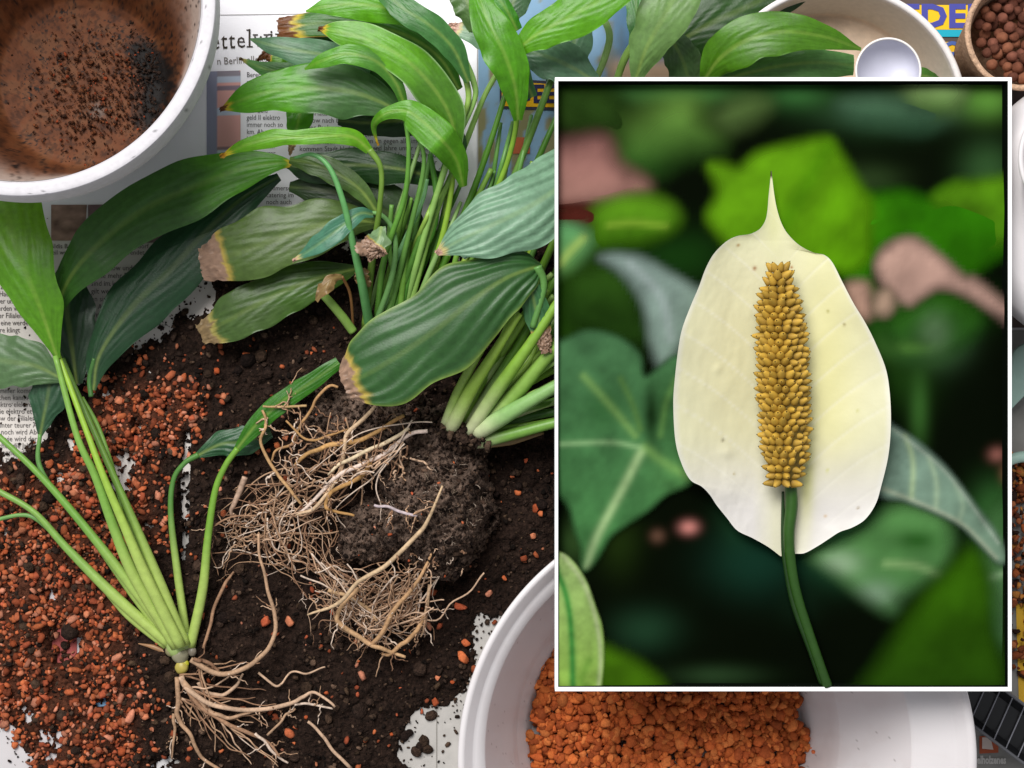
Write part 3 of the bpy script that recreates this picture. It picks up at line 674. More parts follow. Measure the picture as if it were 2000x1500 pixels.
# --- small divided plant at the left
A = empty('peace_lily_plant', 'small divided peace lily lying at lower left with bare roots spread on soil', 'plant')
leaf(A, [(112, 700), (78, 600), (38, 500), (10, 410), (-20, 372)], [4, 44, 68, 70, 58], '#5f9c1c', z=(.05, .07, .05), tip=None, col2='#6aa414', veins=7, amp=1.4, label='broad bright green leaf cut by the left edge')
leaf(A, [(106, 622), (135, 545), (190, 480), (280, 410), (380, 365), (470, 330), (540, 318), (578, 322)], [6, 32, 56, 62, 60, 42, 16, 2], '#3c6a26', z=(.045, .06, .06, .052, .045), tip='yb', tf=.955, col2='#559c12', c2=.60, veins=8, fold=.2, label='long arching leaf dark at the stalk and bright toward its yellow tip')  # bright outer part is backlight put into the leaf colour
leaf(A, [(182, 762), (196, 690), (258, 600), (330, 530), (400, 455), (470, 390), (545, 345)], [4, 30, 58, 62, 52, 36, 6], '#23492a', z=(.03, .035, .032), veins=9, amp=1.3)
leaf(A, [(150, 750), (138, 660), (130, 580), (145, 490)], [12, 54, 52, 12], '#1e3c22', z=(.024, .026, .022), veins=7)
leaf(A, [(125, 742), (70, 715), (10, 705), (-60, 690)], [8, 42, 54, 50], '#5c7c50', z=(.030, .036, .034), veins=6)
leaf(A, [(78, 852), (84, 820), (92, 780), (100, 730)], [4, 18, 36, 30], '#33583c', z=(.022, .026, .026), veins=5)
leaf(A, [(462, 878), (500, 830), (550, 785), (610, 745), (662, 708)], [7, 19, 21, 17, 12], '#34760e', z=(.035, .040, .042), veins=6, amp=.6)
leaf(A, [(385, 890), (430, 868), (480, 862), (530, 845)], [6, 24, 30, 10], '#2f5c38', z=(.022, .024, .022), veins=5)
g1, g2 = '#78a446', '#a9bf62'
stalk(A, [(344, 1264, .020), (262, 1125, .034), (222, 1030, .040), (186, 930, .046), (150, 850, .05), (108, 695, .05)], [11, 11.5, 10, 8, 6.5, 5.5], g1, g2)
stalk(A, [(353, 1262, .026), (285, 1125, .040), (244, 1030, .046), (202, 930, .050), (172, 850, .050), (135, 750, .048), (110, 680, .046), (106, 620, .045)], [11, 11, 9, 7, 6, 5.5, 5.5, 5.5], '#8fb43c', g2)
stalk(A, [(362, 1260, .020), (312, 1140, .032), (268, 1035, .036), (222, 930, .036), (187, 850, .034), (148, 760, .030), (122, 700, .030)], [11, 11.5, 9, 7, 6, 5, 5], '#688e38', g2)
stalk(A, [(350, 1262, .022), (300, 1165, .030), (262, 1080, .032), (235, 990, .034)], [10, 10, 7, 4], '#7aa03c', g2)
stalk(A, [(352, 1262, .016), (300, 1130, .03), (245, 1000, .03), (215, 900, .03), (190, 830, .028), (160, 776, .028)], [8, 8, 6, 5, 4.5, 4], '#6f9840', g2)
stalk(A, [(178, 775, .03), (175, 740, .03), (184, 700, .032)], [5, 5, 4], '#3f6a30')
stalk(A, [(340, 1255, .018), (250, 1135, .028), (150, 1010, .030), (70, 920, .032), (-10, 845, .032)], [10, 10, 8, 6.5, 6], '#6d9c40', g2)
stalk(A, [(335, 1258, .014), (260, 1160, .018), (180, 1050, .02), (110, 965, .022), (76, 905, .022), (78, 848, .022)], [9, 9, 6, 5, 5, 4], '#5f9048', g2)
stalk(A, [(330, 1258, .016), (225, 1165, .02), (130, 1070, .022), (66, 1000, .024), (-10, 955, .026)], [10, 11, 8, 6, 6], '#7aa24a', g2)
stalk(A, [(325, 1262, .012), (250, 1200, .015), (185, 1125, .016), (130, 1068, .016), (75, 1016, .02), (40, 1006, .02), (-10, 1016, .02)], [8, 9, 7, 6, 5, 4, 4], '#6a9850', g2)
stalk(A, [(372, 1262, .016), (396, 1150, .026), (406, 1050, .030), (420, 960, .032), (440, 910, .034), (464, 876, .035)], [10, 9.5, 7.5, 6.5, 6, 6], '#6f9c34', g2)
stalk(A, [(366, 1258, .012), (348, 1130, .018), (334, 1010, .02), (338, 940, .021), (360, 905, .022), (388, 888, .022)], [9, 8, 6, 5, 5, 6], '#4f8038', g2)
stalk(A, [(325, 1275, .012), (300, 1264, .012), (270, 1257, .011)], [4, 5, 1], '#9a7350', name='dry_sheath')
# crown
for k, (x, y, r, h) in enumerate([(345, 1262, 20, '#9db36a'), (362, 1252, 15, '#a5b878'), (352, 1278, 17, '#8f8a70'), (355, 1303, 13, '#b2a350'), (362, 1296, 7, '#b4b030'), (334, 1270, 11, '#8a8460'), (375, 1272, 9, '#7d7466')]):
    V, F = leca[k % 4]; o = mk('crown', V * np.array([1, 1.1, .8]) * r * K + np.array(P(x, y, .016)), F, M_stalk, A, hexl(h) * (0.85 + 0.3 * vn(V[:, 0] * 4, V[:, 1] * 4, V[:, 2] * 4)[:, None]))
RC = [hexl(h) for h in ('#ad8c70', '#97745a', '#bb9c82', '#cdb8a6', '#80604a', '#a58468')]
def root(parent, pts, rad, z0=.014, z1=.012, wob=3.0, col=None, join=None, n=7, z=None):
    pts = np.asarray(pts, float); m = len(pts) * 5
    c = catmull(pts, m); sd = random.random() * 99
    c[:, 0] += wob * (vn(np.arange(m) * .28 + sd, np.zeros(m), seed=3) - .5) * 2; c[:, 1] += wob * (vn(np.arange(m) * .28 + sd, np.zeros(m) + 7, seed=4) - .5) * 2
    if z is None: zz = np.linspace(z0, z1, m) + .004 * (vn(np.arange(m) * .3 + sd, np.zeros(m), seed=6) - .5)
    else: zz = np.interp(np.linspace(0, 1, m), np.linspace(0, 1, len(z)), z)
    cc = random.choice(RC) if col is None else hexl(col)
    P3 = np.column_stack([c, zz])
    tube('root', P3, rad, None, M_root, parent, n=n, m=m + 4, join=join, colf=lambda u: cc * (0.8 + 0.35 * vn(u * 20 + sd, u * 0, seed=8))[:, None])
    return P3
AR = [([(372, 1288), (430, 1318), (490, 1302), (525, 1262), (537, 1210), (524, 1150), (508, 1090), (503, 1040)], [5.5, 5, 4.5, 4, 3, 2.5], .022, .030),
      ([(378, 1286), (400, 1292), (430, 1310)], [4, 4, 3], .022, .018),
      ([(352, 1322), (378, 1355), (430, 1380), (490, 1387), (560, 1374), (592, 1362), (620, 1354), (655, 1383)], [6, 5, 4.5, 4.5, 4, 3, 2.5], .02, .014),
      ([(350, 1325), (385, 1372), (430, 1405), (480, 1428), (520, 1450), (545, 1478)], [5.5, 5, 4.5, 4, 3, 2], .018, .012),
      ([(355, 1330), (410, 1385), (440, 1402), (480, 1395), (505, 1390)], [5, 4.5, 4, 3, 2], .019, .014),
      ([(345, 1320), (346, 1380), (352, 1410), (375, 1440), (390, 1475), (430, 1505)], [5, 5, 4.5, 4, 3.5, 3], .018, .012),
      ([(340, 1395), (341, 1430), (334, 1480)], [3.5, 3, 1.5], .014, .011),
      ([(500, 1432), (528, 1462), (560, 1490)], [3, 3, 2], .014, .01),
      ([(520, 1434), (555, 1400), (575, 1384)], [2.5, 2.5, 2], .014, .012),
      ([(575, 1375), (600, 1375), (648, 1386)], [2.5, 2.5, 2], .015, .012),
      ([(388, 1332), (400, 1352), (428, 1358), (460, 1342), (475, 1315)], [4, 4, 4, 3.5, 2], .013, .012),
      ([(395, 1265), (415, 1200), (440, 1140), (458, 1118)], [3, 3.5, 3.5, 2], .014, .012),
      ([(505, 1315), (540, 1340), (552, 1335), (570, 1312), (600, 1316), (635, 1302)], [2.5, 2.5, 2, 2, 2, 1.5], .013, .012),
      ([(600, 1410), (640, 1450), (685, 1500)], [3, 3.5, 3.5], .011, .010)]
for k in range(26):
    x0, y0 = random.choice([(352, 1320), (370, 1345), (348, 1360), (420, 1395), (390, 1300)]); a = random.uniform(.05, 1.6); L = random.uniform(60, 190); c_ = random.uniform(-.9, .5); pp = [(x0, y0)]
    for j in range(5): a += c_ * .25 + random.uniform(-.2, .2); pp.append((pp[-1][0] + L / 5 * math.cos(a), pp[-1][1] + L / 5 * math.sin(a)))
    AR.append((pp, [2.2, 1.8, 1.4, .9], .016, .011))
for pts, rad, a, b in AR: root(A, pts, rad, a + .004, b + .004)
fine = []
def branchlets(P3, num, ln, join, r0=1.6, depth=1):
    for _ in range(num):
        i = random.randint(2, len(P3) - 2); p = P3[i]; t = P3[min(i + 2, len(P3) - 1)] - P3[i - 2]; a = math.atan2(t[1], t[0]) + random.choice((-1, 1)) * random.uniform(.4, 1.3)
        L = ln * random.uniform(.4, 1.3); pts = [(p[0], p[1])]
        for k in range(4): a += random.uniform(-.5, .5); pts.append((pts[-1][0] + L / 4 * math.cos(a), pts[-1][1] + L / 4 * math.sin(a)))
        q = root(None, pts, [r0, r0 * .8, r0 * .5], p[2], max(.009, p[2] - .004), wob=2.5, join=join, n=5)
        if depth > 1 and random.random() < .5: branchlets(q, 2, L * .6, join, r0 * .7, depth - 1)
for pts, rad, a, b in AR[:10]:
    c = catmull(pts, len(pts) * 5); z = np.linspace(a, b, len(c)) + .004
    branchlets(np.column_stack([c, z]), 5, 34, fine, 1.5)
tag(flush('fine_roots', fine, M_root, A), kind='stuff')

# --- plant with the root ball
B = empty('peace_lily_plant', 'peace lily with exposed dark root ball and pale stalks fanning to the right', 'plant')
def rootball():
    st = 2.2; xs = np.arange(530, 1000, st); ys = np.arange(735, 1160, st)
    X, Y = np.meshgrid(xs, ys); q = np.stack([X.ravel(), Y.ravel()], 1); x, y = q[:, 0], q[:, 1]
    wx = x + 60 * (fbm(x / 45, y / 45, seed=91) - .5); wy = y + 60 * (fbm(x / 40, y / 40, seed=92) - .5)
    h = np.full(len(q), -0.01)
    for cx, cy, rx, ry, hh in ((850, 990, 122, 148, .066), (735, 850, 160, 98, .034), (885, 855, 90, 60, .050), (745, 1045, 88, 72, .044), (610, 800, 70, 45, .022)):
        d = ((wx - cx) / rx) ** 2 + ((wy - cy) / ry) ** 2
        h = np.maximum(h, np.where(d < 1, hh * np.sqrt(np.clip(1 - d, 0, 1)), -.01))
    on = h > 0
    h = h + on * (.013 * (fbm(x / 22, y / 22, seed=93, octs=5) - .5) + .006 * (fbm(x / 6, y / 6, seed=94, octs=3) - .5)) + .004
    # projected position is what matters for size, so scale out from the centre by height
    V = PA(q, .03); V[:, 2] = h
    gg = fbm(x / 4, y / 4, seed=95, octs=2); c = hexl('#5c4c42') * (.40 + .9 * gg)[:, None]
    pl = sstep(.0, .5, fbm(x / 30, y / 30, seed=96) - .3)[:, None]; c = c * (1 + .5 * pl)
    F = gridf(len(ys), len(xs))[:, ::-1]; F = F[on[F].all(1)]
    use = np.unique(F); m = -np.ones(len(V), int); m[use] = np.arange(len(use))
    mk('root_ball', V[use], m[F], M_soil, B, c[use])
    hh = {}
    k = RNG.choice(np.where(on)[0], 3600, replace=False); r = np.clip(RNG.lognormal(math.log(2.4), .5, len(k)), 1, 8) * K
    ps = V[k] + np.stack([0 * r, 0 * r, r * .4], 1)
    cs = [hexl(random.choice(('#2a1f19', '#3a2c24', '#1f1612', '#4c3b30'))) * random.uniform(.6, 1.5) for _ in k]
    tag(stones('soil_clods', ps, r, cs, M_soil, parent=B, tilt=1.5), kind='stuff')
    k = RNG.choice(np.where(on)[0], 28, replace=False); r = RNG.uniform(2, 5, len(k)) * K
    tag(stones('embedded_granules', V[k] + np.stack([0 * r, 0 * r, r * .6], 1), r, [random.choice(CLAY) for _ in k], M_clay, parent=B), kind='stuff')
rootball()
pb = '#d9dcb0'
for pts, rad, c in [
    ([(872, 822, .058), (895, 765, .07), (935, 690, .082), (985, 610, .088)], [10, 10, 8, 6], '#94b550'),
    ([(886, 826, .062), (922, 758, .076), (965, 690, .086), (1015, 612, .094)], [14, 13, 10, 7], '#8fb244'),
    ([(922, 834, .058), (972, 760, .072), (1030, 680, .084), (1090, 590, .092), (1140, 520, .095)], [12, 14, 11, 9, 7], '#7fa83c'),
    ([(940, 836, .054), (1010, 765, .066), (1075, 690, .078), (1150, 610, .088)], [14, 15, 12, 10], '#83aa4a'),
    ([(936, 840, .056), (975, 818, .064), (1030, 786, .072), (1090, 752, .078), (1160, 715, .084)], [18, 17, 14, 12, 11], '#86b068'),
    ([(940, 862, .048), (1000, 848, .055), (1085, 826, .06), (1160, 812, .066)], [14, 12, 10, 8], '#6f9c40'),
    ([(945, 838, .046), (1010, 800, .05), (1085, 760, .056), (1160, 730, .06)], [12, 12, 10, 9], '#4f7c24'),
    ([(915, 826, .05), (968, 745, .06), (1020, 660, .066), (1075, 560, .072), (1120, 480, .076)], [10, 11, 8, 7, 6], '#5f8e2c'),
    ([(930, 832, .044), (1000, 748, .05), (1070, 660, .056), (1150, 560, .06)], [12, 12, 9, 8], '#547f28'),
    ([(960, 842, .04), (1030, 815, .045), (1110, 800, .05)], [9, 9, 8], '#4a7a2c'),
    ([(880, 800, .05), (905, 740, .056), (950, 655, .06), (1000, 570, .064)], [7, 7, 6, 5], '#6f9a34'),
    ([(905, 815, .052), (945, 740, .06), (990, 665, .064), (1040, 590, .068)], [9, 9, 7, 6], '#7aa23a'),
    ([(1000, 690, .05), (1050, 610, .056), (1100, 540, .06)], [8, 8, 7], '#618f30'),
    ([(990, 720, .046), (1060, 640, .05), (1120, 590, .055)], [9, 9, 8], '#4f8030'),
    ([(940, 850, .044), (990, 835, .05), (1040, 828, .052), (1120, 812, .054)], [5, 5, 5, 4], '#7aa43c')]:
    p0, p1 = np.array(pts[0]), np.array(pts[1]); ex = p0 - (p1 - p0) * .22; ex[2] -= .016
    stalk(B, [tuple(ex)] + pts, [rad[0] * .8] + rad, c, pb if rad[0] > 9 else c)
rs = random.Random(9)
for k in range(16):
    x0, y0 = rs.uniform(885, 965), rs.uniform(800, 845); a = math.radians(rs.uniform(18, 66)); L = rs.uniform(240, 330); b = rs.uniform(-25, 25)
    stalk(B, [(x0, y0, .034), (x0 + L * .35 * math.cos(a) + b * .5, y0 - L * .35 * math.sin(a) + b * .5, rs.uniform(.05, .062)), (x0 + L * .7 * math.cos(a) + b, y0 - L * .7 * math.sin(a) + b, rs.uniform(.055, .075)), (x0 + L * math.cos(a), y0 - L * math.sin(a), rs.uniform(.055, .08))],
          [8, rs.uniform(6, 8.5), 6, 5], rs.choice(['#8fb648', '#a4bf5a', '#7ba43c', '#5f8e30', '#96b860']), pb)
nn_ = 420; q = np.stack([RNG.normal(900, 26, nn_), RNG.normal(846, 11, nn_)], 1); q[:, 1] += (q[:, 0] - 900) * .35
zz_ = .048 + RNG.uniform(-.004, .012, nn_); rr_ = np.clip(RNG.lognormal(math.log(4.2), .5, nn_), 1.5, 12) * K; pp_ = PA(q, zz_)
tag(stones('crown_soil', pp_, rr_, [hexl(random.choice(('#3a2c24', '#4a3a30', '#2b201b', '#5c4a3c'))) * random.uniform(.5, 1.2) for _ in q], M_soil, parent=B, tilt=1.5), kind='stuff')
stalk(B, [(945, 872, .04), (1000, 862, .042), (1062, 846, .044)], [4, 7, 2], '#9a7f50', name='dry_sheath', fl=.3)
leaf(B, [(1058, 520), (1035, 525), (985, 545), (925, 585), (850, 645), (777, 695), (715, 732), (670, 752)], [8, 38, 63, 82, 90, 86, 72, 34], '#36622f', z=(.094, .112, .102), tip='brown', tf=.925, veins=6, amp=1.6, edge='#8fa848', curl=-.2, fold=.03, nu=90, nv=34, label='large glossy dark green leaf over the root ball with blunt brown tip')
leaf(B, [(1036, 560), (1048, 610), (1060, 655), (1067, 690)], [18, 28, 20, 8], '#4b7f50', z=(.1, .09, .085), tip='brown', tf=.6, veins=5, label='short drooping leaf with crumpled brown end')
leaf(B, [(1180, 270), (1110, 350), (1040, 400), (960, 440), (900, 468), (852, 495)], [30, 72, 74, 64, 38, 3], '#7ea686', z=(.09, .115, .105), tip='pink', tf=.955, veins=7, amp=2.0, curl=-.25, fold=.05, nu=80, nv=30, label='pale silvery green leaf reaching left from the picture frame')
leaf(B, [(900, 500), (930, 470), (950, 450)], [10, 24, 20], '#8fb49a', z=(.07, .075, .07), veins=4)
stalk(B, [(1050, 520, .1), (1062, 560, .096), (1040, 640, .09)], [9, 7, 6], '#5f9048')
BR = [([(790, 812), (740, 840), (690, 862), (640, 872), (600, 885), (575, 912)], [3.5, 4, 5, 5, 4, 3.5], .060, .040, '#b28a58'),
      ([(735, 790), (715, 810), (680, 845), (672, 880), (668, 915), (640, 965), (610, 995), (580, 1005)], [3, 4, 4, 4, 4, 4, 3.5, 2], .062, .040, '#c5a888'),
      ([(800, 838), (755, 862), (700, 890), (660, 910), (640, 925)], [3.5, 4, 4, 3.5, 2], .064, .046, '#d0bc9c'),
      ([(835, 843), (800, 850), (755, 885), (700, 910), (660, 930), (625, 965), (582, 1005)], [4, 4, 4.5, 4.5, 4.5, 4, 2.5], .066, .04, '#cdb9ac'),
      ([(725, 905), (705, 930), (660, 955), (642, 968), (638, 990), (655, 1000), (690, 1008)], [4, 4, 4, 4, 4, 3, 2.5], .058, .044, '#a8804e'),
      ([(512, 800), (520, 830), (510, 860), (530, 905), (560, 950), (590, 985)], [2.5, 3, 3, 3.5, 3.5, 2.5], .040, .036, '#b08c62'),
      ([(660, 757), (640, 756), (618, 780), (605, 805), (590, 830), (578, 850), (570, 868), (540, 878), (530, 900)], [2.5, 3, 3, 3, 3, 3, 2.5, 2], .048, .034, '#a98258'),
      ([(512, 792), (560, 796), (600, 792)], [2, 2.5, 2.5], .044, .044, '#a88a60'),
      ([(865, 950), (840, 1010), (820, 1040), (780, 1080), (740, 1115), (700, 1135), (660, 1180), (600, 1202)], [2, 3.5, 4.5, 4.5, 4.5, 4, 4, 1.8], .086, .046, '#c2a684'),
      ([(845, 1080), (820, 1125), (790, 1165), (765, 1200), (745, 1240), (725, 1262)], [2.5, 3.5, 4.2, 4.6, 4.6, 4], .062, .034, '#b28c66'),
      ([(700, 1150), (670, 1180), (657, 1205), (670, 1225), (710, 1250), (750, 1270), (790, 1285)], [4, 4, 4.5, 5, 5, 4, 3], .046, .030, '#b8946e'),
      ([(830, 1200), (815, 1225), (790, 1255), (765, 1275), (745, 1278)], [4, 4.5, 4.5, 4, 3], .036, .028, '#ae8862'),
      ([(840, 1140), (833, 1180), (830, 1215), (820, 1245)], [3.5, 3.5, 3, 1.5], .044, .028, '#c0a080'),
      ([(480, 930), (470, 950), (455, 985), (452, 1010)], [6, 6, 5, 3], .026, .022, '#a88c78'),
      ([(640, 1150), (690, 1170), (720, 1190), (735, 1215)], [4, 4, 4, 3], .036, .03, '#b59570'),
      ([(730, 985), (760, 992), (800, 1005), (815, 1010)], [2.5, 3, 3, 2.5], .078, .084, '#b4a5a8'),
      ([(560, 820), (600, 860), (640, 850), (680, 840)], [2, 2.5, 2.5, 2], .044, .046, '#a57f52')]
fineb = []
for pts, rad, a, b, c in BR:
    q = root(B, pts, rad, a, b, col=c, wob=2.5, n=8); branchlets(q, 7, 42, fineb, 1.7, 2)
def tangle(cx, cy, rx, ry, num, join, zlo, zhi, adir, L=70, r=(1.3, 2.6)):
    for _ in range(num):
        t = random.uniform(0, 6.28); rr = math.sqrt(random.random()); x, y = cx + rx * rr * math.cos(t), cy + ry * rr * math.sin(t)
        a = adir + random.gauss(0, .9); pts = [(x, y)]; l = L * random.uniform(.4, 1.3)
        for k in range(6): a += random.gauss(0, .5); pts.append((pts[-1][0] + l / 6 * math.cos(a), pts[-1][1] + l / 6 * math.sin(a)))
        z = random.uniform(zlo, zhi); r0 = random.uniform(*r)
        root(None, pts, [r0, r0, r0 * .5], z, z + random.uniform(-.008, .006), wob=3, join=join, n=5)
def strands(a0, a1, num, join, z0, z1, bow=.38, r=(.8, 2.0)):
    for _ in range(int(num * .72)):
        p = np.array([random.gauss(a0[0], a0[2]), random.gauss(a0[1], a0[3])]); q = np.array([random.gauss(a1[0], a1[2]), random.gauss(a1[1], a1[3])])
        d = q - p; nn = np.array([-d[1], d[0]]) * random.uniform(-bow, bow); n2 = nn * random.uniform(-.6, 1)
        pts = [p, p + d * .28 + nn * .8, p + d * .55 + nn, p + d * .8 + n2, q]; r0 = random.uniform(*r)
        g = root(None, pts, [r0, r0, r0 * .8, r0 * .4], random.uniform(*z0), random.uniform(*z1), wob=random.uniform(3, 8), join=join, n=5)
        if random.random() < .6: branchlets(g, 4, 34, join, r0 * .6)
strands((690, 860, 40, 40), (500, 1010, 40, 45), 15, fineb, (.036, .050), (.016, .026))
strands((600, 930, 50, 40), (455, 1040, 22, 26), 20, fineb, (.030, .040), (.014, .024), .35)
strands((560, 1010, 50, 30), (640, 1130, 40, 24), 24, fineb, (.022, .034), (.016, .030), .35)
strands((520, 985, 50, 30), (545, 1095, 60, 22), 30, fineb, (.022, .034), (.014, .022), .4)
strands((800, 1120, 50, 14), (740, 1240, 60, 18), 30, fineb, (.040, .048), (.018, .026), .18)
strands((650, 1110, 30, 16), (780, 1225, 45, 25), 24, fineb, (.034, .042), (.018, .026), .18)
strands((830, 1150, 15, 20), (660, 1190, 40, 26), 22, fineb, (.034, .044), (.018, .030), .18)
strands((720, 1130, 60, 16), (680, 1215, 70, 26), 34, fineb, (.034, .044), (.018, .026), .4)
strands((790, 860, 40, 25), (640, 960, 40, 30), 10, fineb, (.062, .068), (.040, .050), .2)
tangle(740, 1175, 88, 50, 40, fineb, .018, .036, 1.9, 60, (.8, 1.5))
tangle(515, 1030, 65, 50, 34, fineb, .016, .032, 2.6, 55, (.8, 1.5))
tangle(620, 890, 100, 70, 22, fineb, .040, .052, 2.4, 70, (1.1, 2.2))
tangle(760, 900, 60, 40, 16, fineb, .058, .064, 2.4, 60, (1.2, 2.4))
tangle(860, 1080, 90, 50, 14, fineb, .052, .066, 2.0, 26, (.9, 1.5))
tag(flush('fine_roots', fineb, M_root, B), kind='stuff')

fb = []
for _ in range(110):
    t = random.uniform(0, 6.28); rr = math.sqrt(random.random()) * .92; x, y = 850 + 118 * rr * math.cos(t), 990 + 140 * rr * math.sin(t)
    a = random.uniform(0, 6.28); L = random.uniform(4, 20); zz = .008 + .066 * math.sqrt(max(0, 1 - rr * rr))
    pts = [(x, y)]
    for k in range(3): a += random.gauss(0, .6); pts.append((pts[-1][0] + L / 3 * math.cos(a), pts[-1][1] + L / 3 * math.sin(a)))
    root(None, pts, [.7, .9, .4], zz, zz, wob=1, join=fb, n=4, col=random.choice(('#7c6c5c', '#66564a', '#9a8a7c', '#544438')))
tag(flush('root_hairs', fb, M_root, B), kind='stuff')

# --- tall clump behind
D = empty('peace_lily_plant', 'bushy peace lily clump behind with many leaves filling the top centre', 'plant')
for pts, rad, c in [
    ([(735, 620, .02), (752, 500, .05), (790, 385, .07), (798, 290, .085), (790, 225, .09)], [7, 7, 6, 5, 5], '#5f9438'),
    ([(722, 640, .02), (708, 560, .05), (690, 480, .07), (672, 400, .082), (645, 330, .086), (612, 302, .085), (575, 308, .08)], [11, 10, 8, 7, 6, 5, 3], '#5d9a58'),
    ([(712, 640, .02), (728, 500, .05), (742, 400, .075), (744, 330, .085), (722, 292, .088)], [8, 8, 6, 6, 8], '#6a8c34'),
    ([(758, 620, .02), (800, 450, .05), (828, 320, .07), (812, 260, .075), (790, 215, .078)], [8, 6, 5, 5, 5], '#6a9c48'),
    ([(790, 600, .02), (838, 430, .05), (880, 300, .07), (925, 200, .08), (925, 160, .085), (905, 110, .086)], [8, 7, 7, 6, 7, 7], '#8fb860'),
    ([(800, 600, .02), (850, 420, .045), (905, 290, .06), (945, 190, .07), (985, 120, .075)], [8, 7, 7, 6, 6], '#8db458'),
    ([(770, 610, .02), (815, 480, .04), (852, 380, .05), (868, 320, .055)], [8, 7, 7, 5], '#4d7c2c'),
    ([(820, 590, .02), (862, 470, .04), (882, 370, .052), (884, 328, .056)], [7, 7, 6, 5], '#8cb23c'),
    ([(835, 590, .02), (885, 470, .035), (940, 330, .05), (985, 190, .06), (1000, 120, .06)], [9, 8, 7, 6, 6], '#4c7c22'),
    ([(900, 560, .02), (950, 420, .04), (990, 320, .055), (1008, 245, .068), (1005, 210, .075)], [8, 7, 6, 6, 8], '#7ea634'),
    ([(930, 560, .02), (975, 420, .04), (1030, 280, .055), (1075, 160, .066), (1100, 90, .07)], [9, 8, 8, 8, 7], '#5f8838'),
    ([(960, 560, .02), (1010, 410, .035), (1060, 290, .05), (1100, 200, .055)], [9, 8, 7, 6], '#3f6c1c'),
    ([(745, 640, .02), (770, 560, .03), (760, 480, .04), (765, 400, .05)], [7, 7, 6, 5], '#6fa04a'),
    ([(730, 640, .02), (760, 560, .04), (772, 500, .05), (768, 450, .056), (745, 420, .06), (720, 416, .062)], [7, 7, 6, 6, 5, 5], '#6c9c58'),
    ([(752, 625, .02), (770, 520, .035), (822, 400, .05), (835, 350, .055)], [6, 6, 5, 4], '#85bc80'),
    ([(780, 620, .02), (800, 540, .03), (845, 450, .04), (852, 380, .05), (840, 300, .055)], [8, 8, 8, 7, 6], '#4f8830'),
    ([(840, 570, .02), (905, 440, .04), (960, 330, .05)], [8, 7, 6], '#6d9438'),
    ([(1000, 560, .02), (1050, 470, .03), (1090, 410, .035)], [8, 8, 8], '#93b23c'),
    ([(1020, 600, .02), (1060, 520, .03), (1100, 430, .035)], [9, 9, 8], '#6c9a2a'),
    ([(1060, 620, .03), (1075, 560, .036), (1100, 500, .04)], [8, 9, 8], '#5d8c28'),
    ([(780, 640, .02), (786, 560, .03), (800, 470, .036)], [7, 7, 6], '#6c9c3a'),
    ([(1180, -30, .07), (1170, 12, .078), (1190, 65, .08), (1182, 110, .07), (1158, 170, .05)], [8, 8, 8, 8, 7], '#9cc070'),
    ([(1200, 170, .05), (1222, 110, .07), (1256, 58, .078)], [8, 9, 8], '#92b858'),
    ([(1236, 175, .05), (1255, 110, .08), (1272, 70, .09)], [7, 8, 7], '#8ab03c'),
    ([(1375, 165, .05), (1410, 142, .06), (1460, 140, .062)], [7, 8, 5], '#7ca83c'),
    ([(855, 60, .095), (895, 120, .09), (915, 180, .085), (905, 230, .08), (870, 330, .06), (840, 430, .04)], [8, 7, 7, 6, 6, 6], '#8aac50')]:
    stalk(D, pts, [r_ * .86 for r_ in rad], c)
rs = random.Random(5)
for k in range(20):
    x0 = 715 + k * 15 + rs.uniform(-8, 8); dx = rs.uniform(50, 130); hh = rs.uniform(230, 400)
    stalk(D, [(x0, 625, .018), (x0 + dx * .42, 625 - hh * .45, rs.uniform(.025, .04)), (x0 + dx * .8, 625 - hh * .8, rs.uniform(.035, .055)), (x0 + dx, 625 - hh, rs.uniform(.03, .05))], [rs.uniform(4, 6.5), 5.5, 4.5, 3.5], rs.choice(['#6f9c3c', '#8db04a', '#4f7f2c', '#84a860', '#9cb852', '#5c8c40']))
stalk(D, [(690, 648, .03), (668, 618, .036), (640, 585, .042), (622, 567, .046)], [9, 9, 8.5, 8], '#7a9c48', name='cut_stalk')
